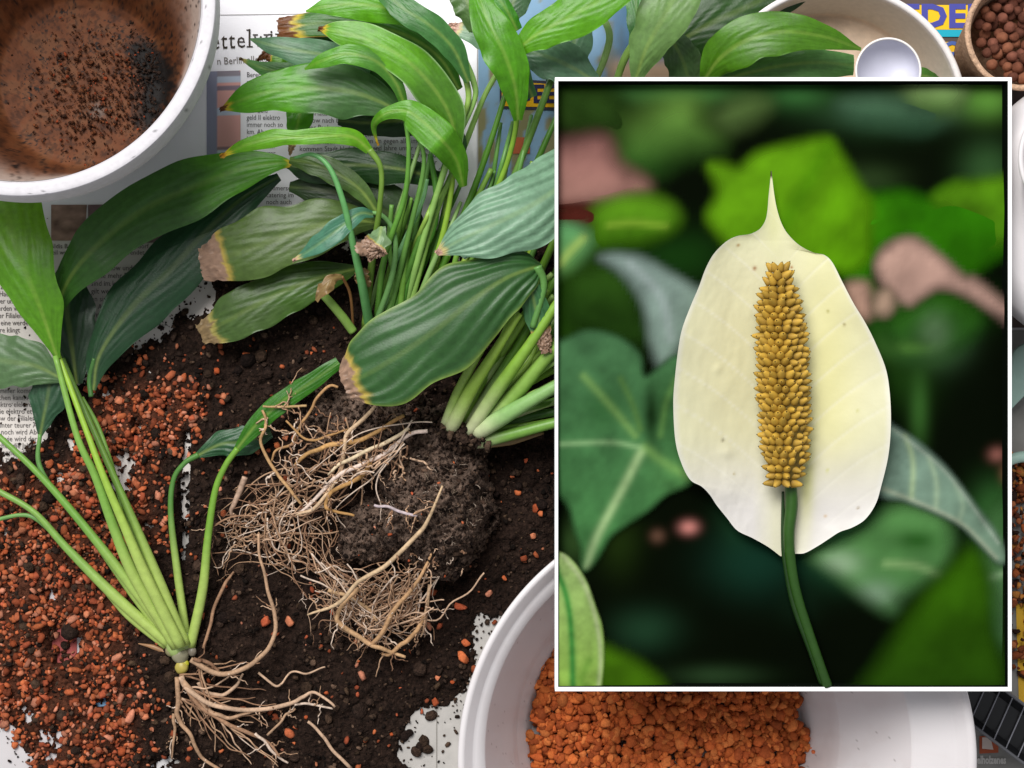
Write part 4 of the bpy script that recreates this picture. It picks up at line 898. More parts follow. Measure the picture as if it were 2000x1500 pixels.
LV = [
 # pts(base->tip), widths, colour (bright greens include backlight glow), z, extra
 ([(850, 60), (780, 22), (700, 8), (640, 12), (597, 22)], [10, 26, 30, 18, 1], '#5aa010', (.09, .1, .095), {}),
 ([(897, 175), (860, 115), (800, 72), (720, 50), (630, 45), (542, 56)], [8, 26, 30, 30, 28, 22], '#356c18', (.06, .075, .07), dict(tip='yb', tf=.93, edge='#a8703c')),
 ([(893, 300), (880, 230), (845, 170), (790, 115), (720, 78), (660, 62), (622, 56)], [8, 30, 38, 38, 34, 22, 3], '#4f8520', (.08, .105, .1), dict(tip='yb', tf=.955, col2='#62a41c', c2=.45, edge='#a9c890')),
 ([(725, 130), (660, 112), (590, 100), (530, 88), (488, 76)], [12, 28, 30, 18, 1], '#56805c', (.07, .085, .08), {}),
 ([(745, 112), (690, 98), (630, 84), (570, 72)], [14, 20, 18, 2], '#1f4a14', (.055, .06, .058), {}),
 ([(620, 150), (570, 142), (520, 135), (468, 114)], [18, 22, 16, 1], '#548c44', (.055, .06, .055), dict(tip='tan', tf=.95)),
 ([(560, 105), (545, 108), (520, 108), (502, 118)], [20, 18, 10, 1], '#5c9a20', (.05, .052, .05), dict(tip='yb', tf=.55)),
 ([(798, 230), (745, 200), (680, 178), (600, 172), (530, 178), (470, 196), (430, 215)], [6, 32, 52, 52, 40, 24, 1], '#466e38', (.075, .09, .085), dict(tip='yb', tf=.945, col2='#559e10', c2=.50, amp=1.5, fold=.1)),  # bright tip half is painted backlight
 ([(588, 205), (582, 240), (572, 275), (566, 302)], [32, 24, 10, 1], '#52a00e', (.05, .052, .045), dict(tip='tan', tf=.75)),
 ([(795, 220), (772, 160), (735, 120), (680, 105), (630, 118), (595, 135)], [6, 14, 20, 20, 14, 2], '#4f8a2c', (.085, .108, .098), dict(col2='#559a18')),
 ([(790, 226), (760, 190), (720, 160), (690, 130), (670, 122)], [8, 24, 30, 22, 6], '#1f4a12', (.06, .066, .064), {}),
 ([(722, 294), (690, 268), (640, 265), (580, 268), (530, 270), (475, 285), (430, 306)], [8, 17, 17, 14, 18, 12, 2], '#63a312', (.088, .1, .09), dict(tip='yellow', tf=.95)),
 ([(905, 365), (890, 310), (855, 265), (810, 225), (785, 216), (752, 222), (730, 245), (738, 284)], [6, 26, 34, 30, 18, 12, 6, 1], '#5a9c1e', (.07, .1, .1, .095, .07), dict(tip='yellow', tf=.97)),
 ([(898, 340), (885, 270), (850, 225), (815, 208)], [6, 26, 24, 4], '#396c2c', (.06, .07, .075), {}),
 ([(915, 160), (885, 95), (840, 50), (790, 18), (745, -20)], [6, 24, 27, 26, 18], '#437c3a', (.095, .115, .11), dict(amp=1.6, fold=.25)),
 ([(1010, 95), (970, 75), (925, 62), (876, 52)], [22, 30, 26, 6], '#7fa482', (.06, .068, .066), dict(tip='pink', tf=.86)),
 ([(1012, 235), (1006, 170), (985, 105), (955, 45), (930, -20)], [8, 30, 40, 36, 16], '#509410', (.085, .11, .105), dict(fold=.3)),
 ([(1040, 190), (1015, 130), (990, 80), (975, 40)], [10, 18, 16, 4], '#3c6a3a', (.08, .09, .09), {}),
 ([(1002, 104), (1050, 66), (1110, 34), (1180, -6), (1240, -50)], [10, 34, 44, 42, 30], '#5ba00c', (.1, .112, .115), dict(label='broad bright green leaf crossing the top edge')),
 ([(1165, 160), (1110, 128), (1060, 108), (1005, 96)], [14, 44, 40, 14], '#668e6c', (.07, .078, .075), dict(amp=1.6)),
 ([(1120, 160), (1118, 110), (1128, 50), (1150, -10)], [16, 34, 34, 20], '#5a8060', (.055, .06, .06), {}),
 ([(1090, 160), (1075, 100), (1085, 60)], [20, 28, 16], '#3c5f40', (.04, .045, .045), {}),
 ([(930, 60), (920, 20), (900, -20)], [14, 30, 30], '#56763f', (.07, .075, .075), {}),
 ([(985, 50), (1000, 10), (1020, -30)], [14, 30, 28], '#4a6c48', (.06, .062, .06), {}),
 ([(1010, 60), (990, 20), (960, -20)], [12, 16, 14], '#3f8a1c', (.065, .07, .07), {}),
 ([(1240, 160), (1262, 95), (1298, 30), (1340, -50)], [8, 38, 54, 50], '#6f9450', (.08, .1, .105), dict(label='grey green leaf underside rising through the top edge')),
 ([(1235, 110), (1245, 60), (1240, -20)], [8, 18, 22], '#3f8030', (.06, .062, .06), {}),
 ([(1300, 60), (1330, 110), (1350, 170)], [20, 38, 30], '#587a48', (.06, .065, .05), {}),
 ([(1310, 90), (1390, 45), (1470, 8), (1560, -40)], [26, 58, 56, 40], '#234c0c', (.04, .045, .045), {}),
 ([(1380, 165), (1395, 120), (1440, 70)], [12, 34, 10], '#264a12', (.035, .04, .04), {}),
 ([(1372, 162), (1405, 115), (1460, 78), (1530, 62), (1610, 72), (1682, 96)], [8, 40, 46, 42, 26, 2], '#4c8010', (.08, .112, .1), dict(fold=.2)),
 ([(1385, 165), (1450, 145), (1530, 128), (1600, 122), (1668, 128)], [8, 24, 32, 30, 20], '#568a44', (.075, .085, .078), {}),
 ([(1770, 165), (1800, 148), (1835, 158)], [20, 20, 8], '#467a2c', (.05, .05, .04), {}),
 ([(860, 350), (780, 330), (690, 322), (610, 330), (560, 322)], [14, 30, 36, 30, 6], '#22471a', (.04, .05, .045), {}),
 ([(830, 470), (760, 420), (690, 385), (620, 370), (565, 365)], [20, 58, 56, 36, 8], '#2c471c', (.03, .04, .035), {}),
 ([(740, 420), (705, 372), (660, 340), (610, 320), (565, 312)], [6, 18, 24, 22, 6], '#4d6c2c', (.058, .066, .06), {}),
 ([(850, 240), (790, 235), (720, 240), (660, 236)], [24, 30, 26, 8], '#1c3e14', (.03, .032, .03), {}),
 ([(742, 436), (680, 430), (600, 446), (520, 474), (450, 498), (390, 515)], [6, 38, 58, 66, 56, 30], '#546e30', (.045, .06, .05), dict(tip='brown', tf=.86, amp=1.6, label='broad olive green leaf with large dry brown tip')),
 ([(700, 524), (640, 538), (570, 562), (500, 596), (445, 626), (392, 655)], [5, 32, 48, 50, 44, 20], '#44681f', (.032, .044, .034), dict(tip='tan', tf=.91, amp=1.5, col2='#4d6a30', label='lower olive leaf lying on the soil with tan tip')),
 ([(728, 418), (700, 418), (660, 448), (620, 478), (572, 510)], [6, 14, 22, 18, 1], '#4a8468', (.066, .078, .07), dict(tip='pink', tf=.96, fold=.3)),
 ([(745, 442), (740, 465), (728, 485), (735, 505)], [6, 22, 30, 14], '#7c9c6c', (.07, .075, .07), dict(tip='brown', tf=.5, wave=3, label='small curled leaf half dried to brown')),
 ([(668, 540), (648, 545), (632, 565), (618, 588)], [4, 12, 13, 3], '#96784c', (.055, .062, .058), dict(name='dry_leaf', wave=3, rib=.2)),
 ([(705, 525), (710, 545), (722, 560)], [10, 16, 6], '#8c7046', (.05, .05, .045), dict(name='dry_leaf', wave=3, rib=.2)),
]
for pts, ws, c, z, ex in LV: leaf(D, pts, ws, c, z=z, **ex)
stalk(D, [(668, 540, .055), (684, 575, .04), (690, 640, .02)], [3, 3, 2.5], '#8a6038', name='dry_stalk')

# ------------------------------------------------------------------ framed picture with the flower
ZF, ZB = .1495, .139
X0, Y1 = P(1090, 158, ZF)[:2]; X1, Y0 = P(1969, 1342, ZF)[:2]
O0, O3 = P(1084, 151, ZF)[:2]; O1, O2 = P(1976, 1350, ZF)[:2]
pic = empty('picture_frame', 'upright rectangular box frame with thin white border holding a dark leafy picture', 'picture frame')
def boxm(name, x0, x1, y0, y1, z0, z1, m, parent):
    V = [(x0, y0, z0), (x1, y0, z0), (x1, y1, z0), (x0, y1, z0), (x0, y0, z1), (x1, y0, z1), (x1, y1, z1), (x0, y1, z1)]
    return mk(name, V, [(3, 2, 1, 0), (4, 5, 6, 7), (0, 1, 5, 4), (1, 2, 6, 5), (2, 3, 7, 6), (3, 0, 4, 7)], m, parent, smooth=False)
zt, zb = ZF, ZB - .003
boxm('frame_bar', O0, X0, O2, O3, zb, zt, M_frame, pic); boxm('frame_bar', X1, O1, O2, O3, zb, zt, M_frame, pic)
boxm('frame_bar', X0, X1, Y1, O3, zb, zt, M_frame, pic); boxm('frame_bar', X0, X1, O2, Y0, zb, zt, M_frame, pic)
M_lin = mat('dark_lining', col=(0.004, 0.006, 0.004), rough=0.95, spec=0.0)  # dark strips added so the lit inner walls of the frame stay hidden
e_ = .0004
boxm('lining', X0, X0 + e_, Y0 + e_, Y1 - e_, zb, zt - .0006, M_lin, pic); boxm('lining', X1 - e_, X1, Y0 + e_, Y1 - e_, zb, zt - .0006, M_lin, pic)
boxm('lining', X0, X1, Y1 - e_, Y1, zb, zt - .0006, M_lin, pic); boxm('lining', X0, X1, Y0, Y0 + e_, zb, zt - .0006, M_lin, pic)
def soften(q, blobs, base):
    c = np.tile(base, (len(q), 1))
    for x, y, rx, ry, h, a in blobs:
        f = (a * np.exp(-(((q[:, 0] - x) / rx) ** 2 + ((q[:, 1] - y) / ry) ** 2)))[:, None]
        c = c * (1 - f) + hexl(h) * f
    return c
def backing():
    nx, ny = 150, 200
    X, Y = np.meshgrid(np.linspace(X0, X1, nx), np.linspace(Y1, Y0, ny)); x, y = X.ravel(), Y.ravel()
    q = np.stack([x / s(ZB) + 1000, 750 - y / s(ZB)], 1)
    bl = [(1330, 175, 130, 30, '#3f6c34', .8), (1560, 180, 60, 30, '#2f5c2c', .8), (1130, 210, 60, 40, '#2c4518', .8), (1820, 185, 50, 28, '#8aa868', .9), (1750, 222, 90, 26, '#466a4c', .8), (1930, 195, 50, 36, '#4f7c30', .9),
          (1700, 200, 120, 60, '#23401f', .5), (1930, 330, 50, 50, '#3a6034', .5), (1150, 560, 70, 60, '#1f3c0c', .8), (1180, 620, 70, 70, '#24400f', .8), (1330, 500, 90, 50, '#12300c', .8), (1100, 640, 30, 60, '#20400c', .6),
          (1700, 350, 60, 30, '#2c4020', .5), (1720, 630, 80, 50, '#1c4410', .7), (1820, 600, 90, 40, '#1c4c08', .9), (1830, 655, 50, 50, '#4a7048', .7), (1770, 680, 60, 30, '#4a7a34', .6), (1760, 740, 60, 60, '#16300c', .8),
          (1795, 800, 18, 70, '#2c5020', .9), (1345, 1030, 17, 13, '#b07068', .9), (1284, 1047, 14, 13, '#50382c', .9), (1948, 888, 16, 14, '#7a4c44', .9), (1965, 925, 12, 20, '#6c4838', .8),
          (1450, 990, 40, 90, '#1a3a22', .8), (1480, 1100, 90, 60, '#102c20', .9), (1260, 1230, 60, 40, '#1c3824', .7), (1400, 1320, 80, 20, '#263c22', .7), (1210, 1060, 40, 60, '#1c2c0c', .6), (1120, 1060, 30, 40, '#2c4420', .7),
          (1950, 1010, 50, 60, '#315f2c', .9), (1960, 1180, 36, 70, '#5c9860', .9), (1560, 1180, 40, 40, '#0c1c10', .6), (1650, 1060, 60, 60, '#2f6a44', .8)]
    c = soften(q, bl, hexl('#060a04')) * (.9 + .2 * fbm(q[:, 0] / 60, q[:, 1] / 60, seed=101))[:, None]
    V = np.stack([x, y, np.full(len(x), ZB)], 1)
    mk('backing_panel', V, gridf(ny, nx)[:, ::-1], M_back, pic, c)
backing()
def soft(label, poly, blur, z, c0, c1=None, dirv=(0, 1), strokes=(), dome=.0015, cat='leaf', name='blurred_leaf', blobs=()):
    blur = blur * (2.3 if blur > 6.5 else 1.7); pl = catmull(np.asarray(poly, float), len(poly) * 10, True)
    lo, hi = pl.min(0) - blur * 1.3, pl.max(0) + blur * 1.3
    st = min(8, max(2.0, blur / 2.2))
    xs = np.arange(lo[0], hi[0] + st, st); ys = np.arange(lo[1], hi[1] + st, st)
    k = s(z); wx = np.clip((xs - 1000) * k, X0 + 1e-5, X1 - 1e-5); wy = np.clip((750 - ys) * k, Y0 + 1e-5, Y1 - 1e-5)
    wx = np.unique(wx.round(7)); wy = -np.unique((-wy).round(7))
    X, Y = np.meshgrid(wx, wy); x, y = X.ravel(), Y.ravel()
    q = np.stack([x / k + 1000, 750 - y / k], 1)
    d = sdf(q, pl); al = sstep(-blur, blur, d)
    dv = np.array(dirv, float); dv /= np.linalg.norm(dv); t = q @ dv; tt = pl @ dv; t = np.clip((t - tt.min()) / (np.ptp(tt)), 0, 1)[:, None]
    c = hexl(c0) * (1 - t) + hexl(c1 or c0) * t
    for x_, y_, rx, ry, h, a in blobs:
        f = (a * np.exp(-(((q[:, 0] - x_) / rx) ** 2 + ((q[:, 1] - y_) / ry) ** 2)))[:, None]; c = c * (1 - f) + hexl(h) * f
    for ln, wd, h, a in strokes:
        l = catmull(np.asarray(ln, float), 24); f = (a * np.exp(-(dline(q, l) / wd) ** 2))[:, None]; c = c * (1 - f) + hexl(h) * f
    c = c * (.40 + .85 * fbm(q[:, 0] / (blur * 2 + 24), q[:, 1] / (blur * 2 + 24), seed=int(z * 1e5) % 97))[:, None]
    c = c * .70
    V = np.stack([x, y, z + dome * np.clip(d / 60, 0, 1)], 1)
    F = gridf(len(wy), len(wx))[:, ::-1]; F = F[(al[F] > .004).any(1)]
    use = np.unique(F); m = -np.ones(len(V), int); m[use] = np.arange(len(use))
    o = mk(name, V[use], m[F], M_soft, None, np.hstack([c, al[:, None]])[use])
    return tag(o, label, cat)
soft('blurred yellow green leaf near the top left of the picture', [(1215, 300), (1235, 250), (1285, 212), (1345, 200), (1372, 240), (1392, 280), (1330, 295), (1275, 325), (1230, 325)], 24, .1400, '#6f9a42', '#3a6a26', (0, 1))
soft('small faint olive leaf high in the picture left of the tip', [(1405, 230), (1430, 205), (1470, 195), (1495, 205), (1470, 230), (1430, 245)], 18, .1402, '#5f7c40')
soft('blurred brown pink petal shape on the left picture edge', [(1040, 290), (1110, 278), (1180, 272), (1205, 320), (1262, 365), (1200, 392), (1150, 400), (1040, 405)], 14, .1404, '#8f625c', '#a87c70', (0, 1), blobs=[(1110, 412, 60, 16, '#6c2a1c', .9)], cat='petal', name='blurred_patch')
soft('blurred dark red strip under the pink shape at left edge', [(1040, 402), (1130, 400), (1168, 415), (1165, 440), (1120, 445), (1040, 440)], 11, .1406, '#4a1e16', cat='petal', name='blurred_patch')
soft('blurred bright green leaf below the pink shape at left', [(1160, 415), (1195, 392), (1260, 384), (1305, 400), (1325, 432), (1290, 462), (1220, 482), (1160, 480)], 12, .1408, '#5f961c', '#3c6c0c', (0, 1), strokes=[([(1190, 440), (1240, 436), (1300, 442)], 8, '#94b83c', .5)])
soft('small blurred pale green leaf on the left edge below the red strip', [(1040, 440), (1115, 440), (1152, 465), (1140, 500), (1100, 530), (1040, 540)], 11, .1410, '#5f9c64', '#5a8c44', (0, 1), strokes=[([(1140, 465), (1110, 495), (1095, 515)], 10, '#a8c060', .6)])
soft('dark green blurred leaf right of the flower tip', [(1660, 390), (1700, 382), (1760, 374), (1815, 388), (1870, 366), (2010, 380), (2010, 450), (1930, 515), (1880, 542), (1845, 515), (1800, 478), (1770, 462), (1720, 490), (1700, 540), (1705, 590), (1680, 560), (1640, 520)], 10, .1412, '#2f7606', '#2c6c04', blobs=[(1700, 430, 60, 60, '#3c8408', .7)])
soft('yellow green blurred leaf lobe at the right picture edge', [(1825, 388), (1860, 362), (1890, 356), (2010, 355), (2010, 460), (1950, 475), (1910, 455), (1870, 420)], 10, .1418, '#5c9414', '#4c8410', (0, 1))
soft('large bright green blurred leaf behind the flower tip', [(1385, 325), (1410, 320), (1442, 328), (1480, 300), (1535, 284), (1612, 270), (1640, 300), (1675, 355), (1700, 395), (1700, 450), (1695, 505), (1650, 530), (1560, 510), (1450, 500), (1402, 455), (1382, 420), (1402, 375)], 9, .1424, '#669e14', '#5c980a', (1, 1), strokes=[([(1615, 290), (1570, 370), (1530, 440)], 18, '#4c8c08', .5)])
soft('blurred salmon pink patch of sky right of the flower', [(1712, 520), (1735, 480), (1785, 468), (1830, 498), (1880, 540), (1905, 548), (1970, 598), (2010, 620), (2010, 660), (1960, 622), (1900, 580), (1840, 560), (1800, 578), (1775, 592), (1738, 568)], 8, .1430, '#d3ab9a', '#c69e90', (1, 1), cat='petal', name='blurred_patch')  # background sky, here and below, built as soft pink patches
soft('small blurred pink patch of sky beside the right edge of the spathe', [(1655, 560), (1690, 555), (1702, 590), (1695, 620), (1670, 610)], 9, .1434, '#c9a08c', cat='petal', name='blurred_patch')
soft('small blurred pale pink patch of sky under the green lobe', [(1712, 575), (1738, 568), (1745, 595), (1730, 615), (1708, 605)], 8, .1436, '#c4a48c', cat='petal', name='blurred_patch')
soft('silvery blurred leaf left of the flower', [(1172, 503), (1205, 497), (1252, 505), (1300, 530), (1350, 560), (1378, 580), (1340, 650), (1310, 700), (1288, 712), (1272, 670), (1255, 590), (1212, 530)], 8, .1426, '#8fa49c', '#8ca496', (1, 1), strokes=[([(1230, 515), (1290, 580), (1310, 660)], 10, '#b4c2c0', .5)])
soft('big heart shaped green blurred leaf with pale veins at lower left', [(1040, 700), (1105, 662), (1150, 646), (1205, 658), (1248, 692), (1262, 735), (1330, 700), (1345, 860), (1352, 935), (1300, 965), (1262, 998), (1220, 1025), (1190, 1048), (1168, 1085), (1150, 1108), (1138, 1108), (1135, 1070), (1122, 1030), (1112, 990), (1090, 968), (1040, 960)], 6.4, .1440, '#47734a', '#4a8448', (0, 1),
     blobs=[(1180, 800, 40, 40, '#2c5c2c', .6), (1272, 810, 16, 70, '#142c10', .95), (1300, 800, 18, 60, '#2c5424', .6), (1330, 930, 50, 40, '#5c9450', .5)],
     strokes=[([(1252, 882), (1215, 955), (1165, 1050), (1146, 1106)], 9, '#a4c488', .85), ([(1250, 874), (1190, 864), (1080, 868)], 6, '#8cb47c', .7), ([(1240, 850), (1190, 790), (1140, 735)], 8, '#7ca458', .6), ([(1250, 838), (1235, 790), (1212, 740)], 7, '#5c8440', .6), ([(1290, 850), (1300, 790), (1320, 740)], 7, '#6c9a50', .5), ([(1260, 875), (1300, 905), (1345, 930)], 10, '#8cb860', .4)])
soft('olive green blurred leaf at the bottom left behind the striped leaf', [(1150, 1270), (1215, 1278), (1262, 1305), (1300, 1345), (1310, 1400), (1140, 1400)], 10, .1442, '#44700c')
soft('light green leaf with dark midrib in the lower left corner', [(1040, 1070), (1092, 1078), (1118, 1095), (1145, 1135), (1165, 1190), (1176, 1225), (1180, 1280), (1174, 1345), (1160, 1400), (1040, 1400)], 2.2, .1462, '#a9c87c', '#8cb83c', (0, 1),
     strokes=[([(1086, 1110), (1106, 1165), (1116, 1240), (1120, 1400)], 7.5, '#3f8c3c', .95), ([(1100, 1085), (1140, 1140), (1165, 1215), (1173, 1290), (1165, 1380)], 5, '#c4d49c', .7), ([(1150, 1290), (1135, 1330), (1150, 1345)], 9, '#5c9430', .5)])
soft('pale striped blurred leaf right of the flower base', [(1700, 800), (1743, 832), (1795, 866), (1850, 918), (1900, 982), (1938, 1030), (1958, 1065), (1964, 1092), (1950, 1098), (1922, 1070), (1880, 1028), (1830, 1002), (1770, 978), (1700, 950)], 5.8, .1448, '#84a090', '#7c9a80', (1, 1),
     strokes=[([(1768, 850), (1782, 900), (1780, 972)], 6, '#b4cc9c', .7), ([(1815, 895), (1828, 940), (1828, 992)], 6, '#acc4a0', .6), ([(1866, 945), (1880, 985), (1872, 1020)], 6, '#a4bc9c', .5), ([(1725, 955), (1800, 985), (1880, 1025), (1945, 1090)], 5, '#b8c4a8', .7), ([(1745, 838), (1850, 925), (1950, 1060)], 4, '#b4c4b0', .6)])
soft('mottled light green blurred leaf under the spathe at right', [(1585, 1080), (1640, 1055), (1700, 1015), (1765, 985), (1835, 1008), (1858, 1060), (1842, 1115), (1800, 1140), (1765, 1165), (1740, 1195), (1690, 1165), (1640, 1125)], 12, .1420, '#5c9450', '#4c7c44', (0, 1), blobs=[(1640, 1100, 40, 26, '#9cb894', .8), (1710, 1160, 40, 26, '#8ca88c', .7), (1790, 1055, 40, 20, '#1c5410', .8)], strokes=[([(1730, 1100), (1790, 1105), (1835, 1125)], 9, '#94b878', .6)])
soft('big dim olive blurred leaf in the lower right corner', [(1890, 1075), (1915, 1090), (1935, 1140), (1942, 1220), (1950, 1400), (1670, 1400), (1720, 1290), (1780, 1200), (1845, 1120)], 14, .1444, '#3c7008', '#1c3608', (0, 1))

soft('dim dark green blurred leaf at the upper left of the picture', [(1110, 180), (1180, 175), (1230, 230), (1215, 270), (1160, 250), (1115, 215)], 14, .1396, '#33521c', '#20380f', cat='leaf')
soft('dim teal blurred leaf high in the picture at right', [(1640, 205), (1700, 185), (1790, 200), (1840, 225), (1800, 255), (1730, 245), (1670, 235)], 14, .1396, '#4a6c50', '#2c4c34')
soft('pale green blurred leaf in the top right corner area', [(1790, 160), (1840, 150), (1880, 175), (1860, 210), (1810, 215), (1780, 190)], 13, .1398, '#8aa868', '#5c8040')
soft('dark green blurred leaf blade below the silvery leaf at left', [(1120, 540), (1190, 520), (1240, 560), (1270, 650), (1230, 680), (1160, 650), (1110, 620)], 14, .1396, '#2c4f14', '#1c380c')
soft('dim green blurred leaf right of the spathe below the pink sky', [(1735, 640), (1780, 600), (1850, 580), (1910, 610), (1900, 660), (1830, 700), (1760, 700)], 12, .1397, '#2c6410', '#2c5424', blobs=[(1825, 650, 30, 40, '#6c8c64', .7), (1780, 680, 40, 14, '#5c8c3c', .6)])  # large pale blob is a highlight painted on the leaf
soft('green blurred leaf on the right picture edge beside the olive leaf', [(1930, 1000), (2000, 980), (2010, 1250), (1960, 1245), (1940, 1170), (1925, 1090)], 11, .1397, '#3c6c34', '#6c9c68', strokes=[([(1930, 1130), (1970, 1118), (2000, 1115)], 8, '#9cc090', .7)])

# flower
FL = empty('peace_lily_flower', 'cream white peace lily bloom with knobbly yellow spadix in the framed picture', 'flower')
LE = np.array([(1505, 334), (1504, 355), (1501, 385), (1499, 410), (1495, 430), (1484, 447), (1465, 457), (1440, 461), (1418, 472), (1394, 496), (1378, 525), (1365, 560), (1350, 595), (1333, 640), (1325, 680), (1318, 740), (1315, 790), (1319, 860), (1331, 905), (1348, 937), (1370, 950), (1386, 966), (1400, 987), (1420, 1012), (1440, 1036), (1470, 1051), (1500, 1068), (1524, 1086)], float)
RE = np.array([(1507, 334), (1509, 355), (1513, 385), (1518, 410), (1526, 435), (1538, 456), (1560, 478), (1588, 493), (1610, 498), (1626, 513), (1645, 550), (1667, 592), (1690, 630), (1710, 670), (1730, 720), (1738, 770), (1740, 830), (1735, 890), (1721, 950), (1710, 985), (1690, 1014), (1665, 1030), (1640, 1039), (1618, 1053), (1598, 1066), (1572, 1080), (1552, 1082), (1536, 1088)], float)
def spathe():
    nu, nv = 260, 130
    l = catmull(LE, nu); r = catmull(RE, nu); v = np.linspace(0, 1, nv)
    q = l[:, None, :] * (1 - v)[None, :, None] + r[:, None, :] * v[None, :, None]
    X, Y = q[..., 0], q[..., 1]; t = (v[None, :] * 2 - 1) + 0 * X; u = np.linspace(0, 1, nu)[:, None] + 0 * X
    wid = np.abs(r[:, 0] - l[:, 0])[:, None] / 420
    # cupped blade, flaring lip, veins sweeping up and out from the stem
    cx = 1530; dx = X - cx; ty = Y
    ang = ty + 0.9 * np.abs(dx) + 0.0012 * dx ** 2
    vein = np.exp(-((((Y - 1000) + np.abs(dx) * 1.15 - 0.0016 * dx ** 2) % 74 - 37) / 3.0) ** 2) * np.clip(np.abs(dx) / 60, 0, 1) * np.clip((1040 - Y) / 120, 0, 1)
    z = .1475 + .015 * wid * (np.abs(t) ** 2.2) * (1 - .35 * sstep(780, 1020, Y)) + .0016 * np.sin(Y / 34 + 2 * (X > 1530)) * np.abs(t) ** 5 * wid + .0002 * vein * np.sign(-dx) \
        + .0035 * (fbm(X / 120, Y / 120, seed=111, octs=2) - .5) + .0010 * (fbm(X / 34, Y / 60, seed=113, octs=2) - .5) + .004 * np.clip((470 - Y) / 130, 0, 1)
    z = np.maximum(z, .1466)
    z += .0004 * (fbm(X / 11, Y / 14, seed=115, octs=2) - .5) * sstep(1530, 1440, X)
    z += .0012 * np.exp(-((X - 1420) / 12) ** 2 - ((Y - 884) / 10) ** 2) + .001 * np.exp(-((X - 1402) / 9) ** 2 - ((Y - 720) / 7) ** 2)
    V = PA(q.reshape(-1, 2), z.ravel())
    c = np.tile(hexl('#efecc6'), (nu, nv, 1))
    def mix(f, h):
        nonlocal c; c = c * (1 - f[..., None]) + hexl(h) * f[..., None]
    mix(.75 * np.exp(-((X - 1610) / 70) ** 2 - ((Y - 720) / 260) ** 2), '#f0eaa0')
    mix(.75 * np.exp(-((X - 1440) / 100) ** 2 - ((Y - 700) / 200) ** 2), '#e6dfae')  # beige left, yellow right: shading of the bloom put into its colour
    mix(.9 * sstep(830, 1010, Y) * np.clip(np.abs(dx) / 60, .3, 1), '#ebe6e4')
    mix(.6 * np.exp(-((X - 1575) / 16) ** 2 - ((Y - 930) / 90) ** 2), '#d8d860')
    mix(.6 * np.exp(-((X - 1512) / 20) ** 2 - ((Y - 430) / 60) ** 2), '#e0e0a0')
    mix(.34 * vein, '#fbf8e8')
    mix(.6 * sstep(.93, 1, np.abs(t)), '#f8f6ee')
    mix(sstep(352, 342, Y), '#3a2414')
    for x, y, rr, h in ((1474, 524, 4, '#a0602c'), (1442, 479, 3, '#b08040'), (1412, 858, 3.2, '#4c3a10'), (1434, 925, 2, '#b09840'), (1617, 608, 3, '#b8b060'), (1649, 634, 3, '#a0905c'), (1612, 1008, 3, '#d8b890'), (1676, 992, 2.5, '#a08858'), (1546, 522, 3, '#b07030'), (1616, 920, 3, '#d8d870'), (1675, 803, 3, '#d8d48c')):
        mix(.9 * np.exp(-((X - x) / rr) ** 2 - ((Y - y) / rr) ** 2), h)
    c = c * .80
    mk('spathe', V, gridf(nu, nv)[:, ::-1], M_spathe, FL, c.reshape(-1, 3))
spathe()
def stem():
    g = hexl('#2c5414'); g2 = hexl('#1c3a10')
    tube('stem', [(1543, 930, .157), (1546, 985, .156), (1541, 1040, .155), (1544, 1095, .153), (1556, 1160, .151), (1578, 1230, .149), (1602, 1300, .148), (1616, 1340, .147)], [11, 12.5, 11, 10, 9.5, 9.5, 9.5, 10], None, M_stalk, FL, n=20, m=60, colf=lambda u: np.tile(g, (len(u), 1)) * (1 - .35 * u)[:, None])
    tube('stem_sheath', [(1529, 960, .152), (1530, 1040, .151), (1534, 1095, .150), (1552, 1180, .148), (1585, 1270, .1465), (1608, 1336, .1455)], [2.5, 5, 6, 8, 8, 8], None, M_stalk, FL, n=14, m=50, colf=lambda u: np.tile(g2, (len(u), 1)))
stem()
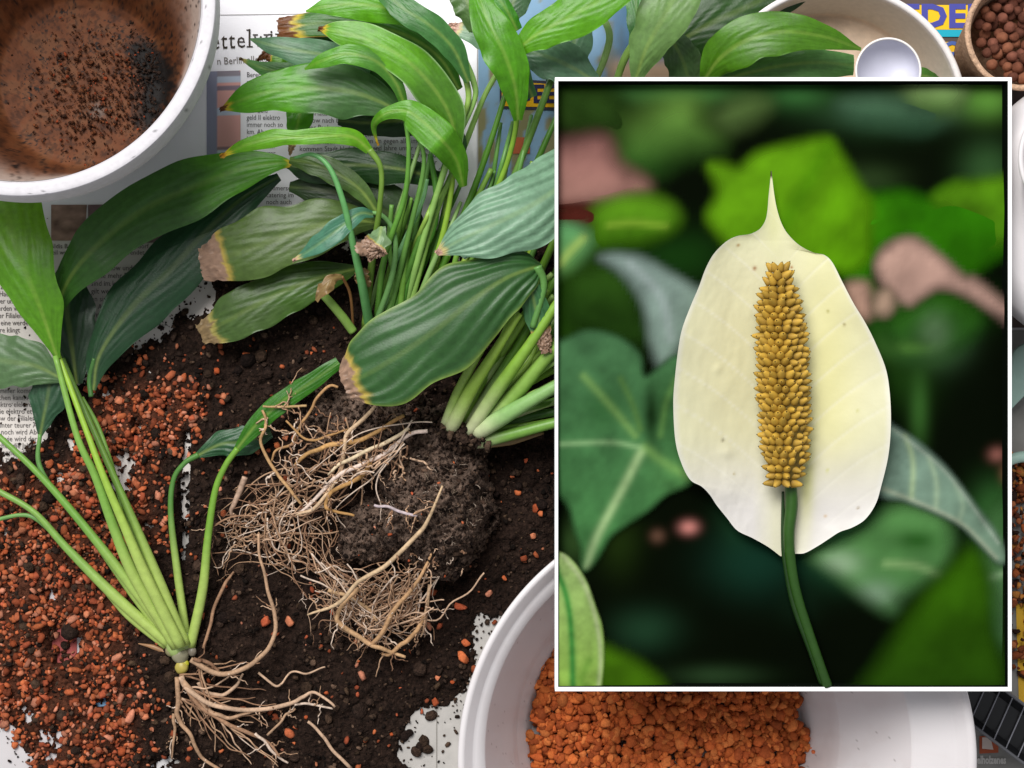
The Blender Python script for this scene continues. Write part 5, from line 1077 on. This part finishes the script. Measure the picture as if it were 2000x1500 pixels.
def spadix():
    ax = np.array([(1521, 530), (1522, 600), (1526, 680), (1530, 760), (1533, 840), (1534, 900), (1530, 945)], float)
    rad = [9, 30, 37, 39, 38, 34, 18]; zc = .161
    m = 80; c = catmull(ax, m); rr = np.interp(np.linspace(0, 1, m), np.linspace(0, 1, 7), rad)
    body = tube('spadix', [(x, y, zc) for x, y in c[::8]] + [(c[-1][0], c[-1][1], zc)], list(rr[::8]) + [rr[-1]], None, M_spadix, FL, n=28, m=80, colf=lambda u: np.tile(hexl('#5c4a16'), (len(u), 1)))
    # one floret: plump tapered knob with a dark point
    prof = [(0, 0.0), (1.0, .02), (1.04, .25), (.90, .65), (.70, 1.1), (.52, 1.5), (.40, 1.8), (.24, 1.98), (.09, 2.06), (.07, 2.2), (0.0, 2.22)]
    n = 10; V, C = [], []
    for r, h in prof:
        for k in range(n):
            a = k * 2 * math.pi / n; V.append((r * math.cos(a), r * math.sin(a), h))
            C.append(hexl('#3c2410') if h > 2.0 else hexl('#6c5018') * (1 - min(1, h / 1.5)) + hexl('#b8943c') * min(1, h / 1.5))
    V = np.array(V); C = np.array(C); F = gridf(len(prof), n, wrap=True)
    sc = .0030
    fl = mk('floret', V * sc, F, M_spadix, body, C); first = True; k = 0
    meshes = [fl.data]
    for f in (.8, .9, 1.08, 1.16):
        me = fl.data.copy(); cc = np.zeros(len(V) * 4, np.float32); me.color_attributes['Col'].data.foreach_get('color', cc); cc = cc.reshape(-1, 4); cc[:, :3] *= f * np.array([1, 1, .9]); me.color_attributes['Col'].data.foreach_set('color', np.clip(cc, 0, 1).ravel()); meshes.append(me)
    rows = 33
    for i in range(rows):
        f = (i + .5) / rows; y = 522 + f * (948 - 522); cx = np.interp(y, ax[:, 1], ax[:, 0]); R = np.interp(f, np.linspace(0, 1, 7), rad)
        per = max(4, int(round(8.3 * R / 38)))
        for j in range(per):
            th = math.radians(-98 + 196 * ((j + .5 * (i % 2) + .25) / per)) + random.uniform(-.03, .03)
            yy = y + random.uniform(-1.5, 1.5)
            base = Vector(P(cx + R * .93 * math.sin(th), yy, zc + R * .93 * math.cos(th) * s(zc)))
            tilt = .28 + (.9 * (1 - f / .12) if f < .12 else (-.75 * (f - .88) / .12 if f > .88 else 0)) + random.uniform(-.25, .3)
            d = Vector((math.sin(th) + random.uniform(-.22, .22), tilt, math.cos(th) * .95)).normalized()
            o = fl if first else fl.copy()
            if not first: COL.objects.link(o); o.data = random.choice(meshes); o.parent = body
            first = False; k += 1
            if k > 300: break
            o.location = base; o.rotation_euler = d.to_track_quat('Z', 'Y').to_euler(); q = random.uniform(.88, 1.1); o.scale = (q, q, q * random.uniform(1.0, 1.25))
spadix()
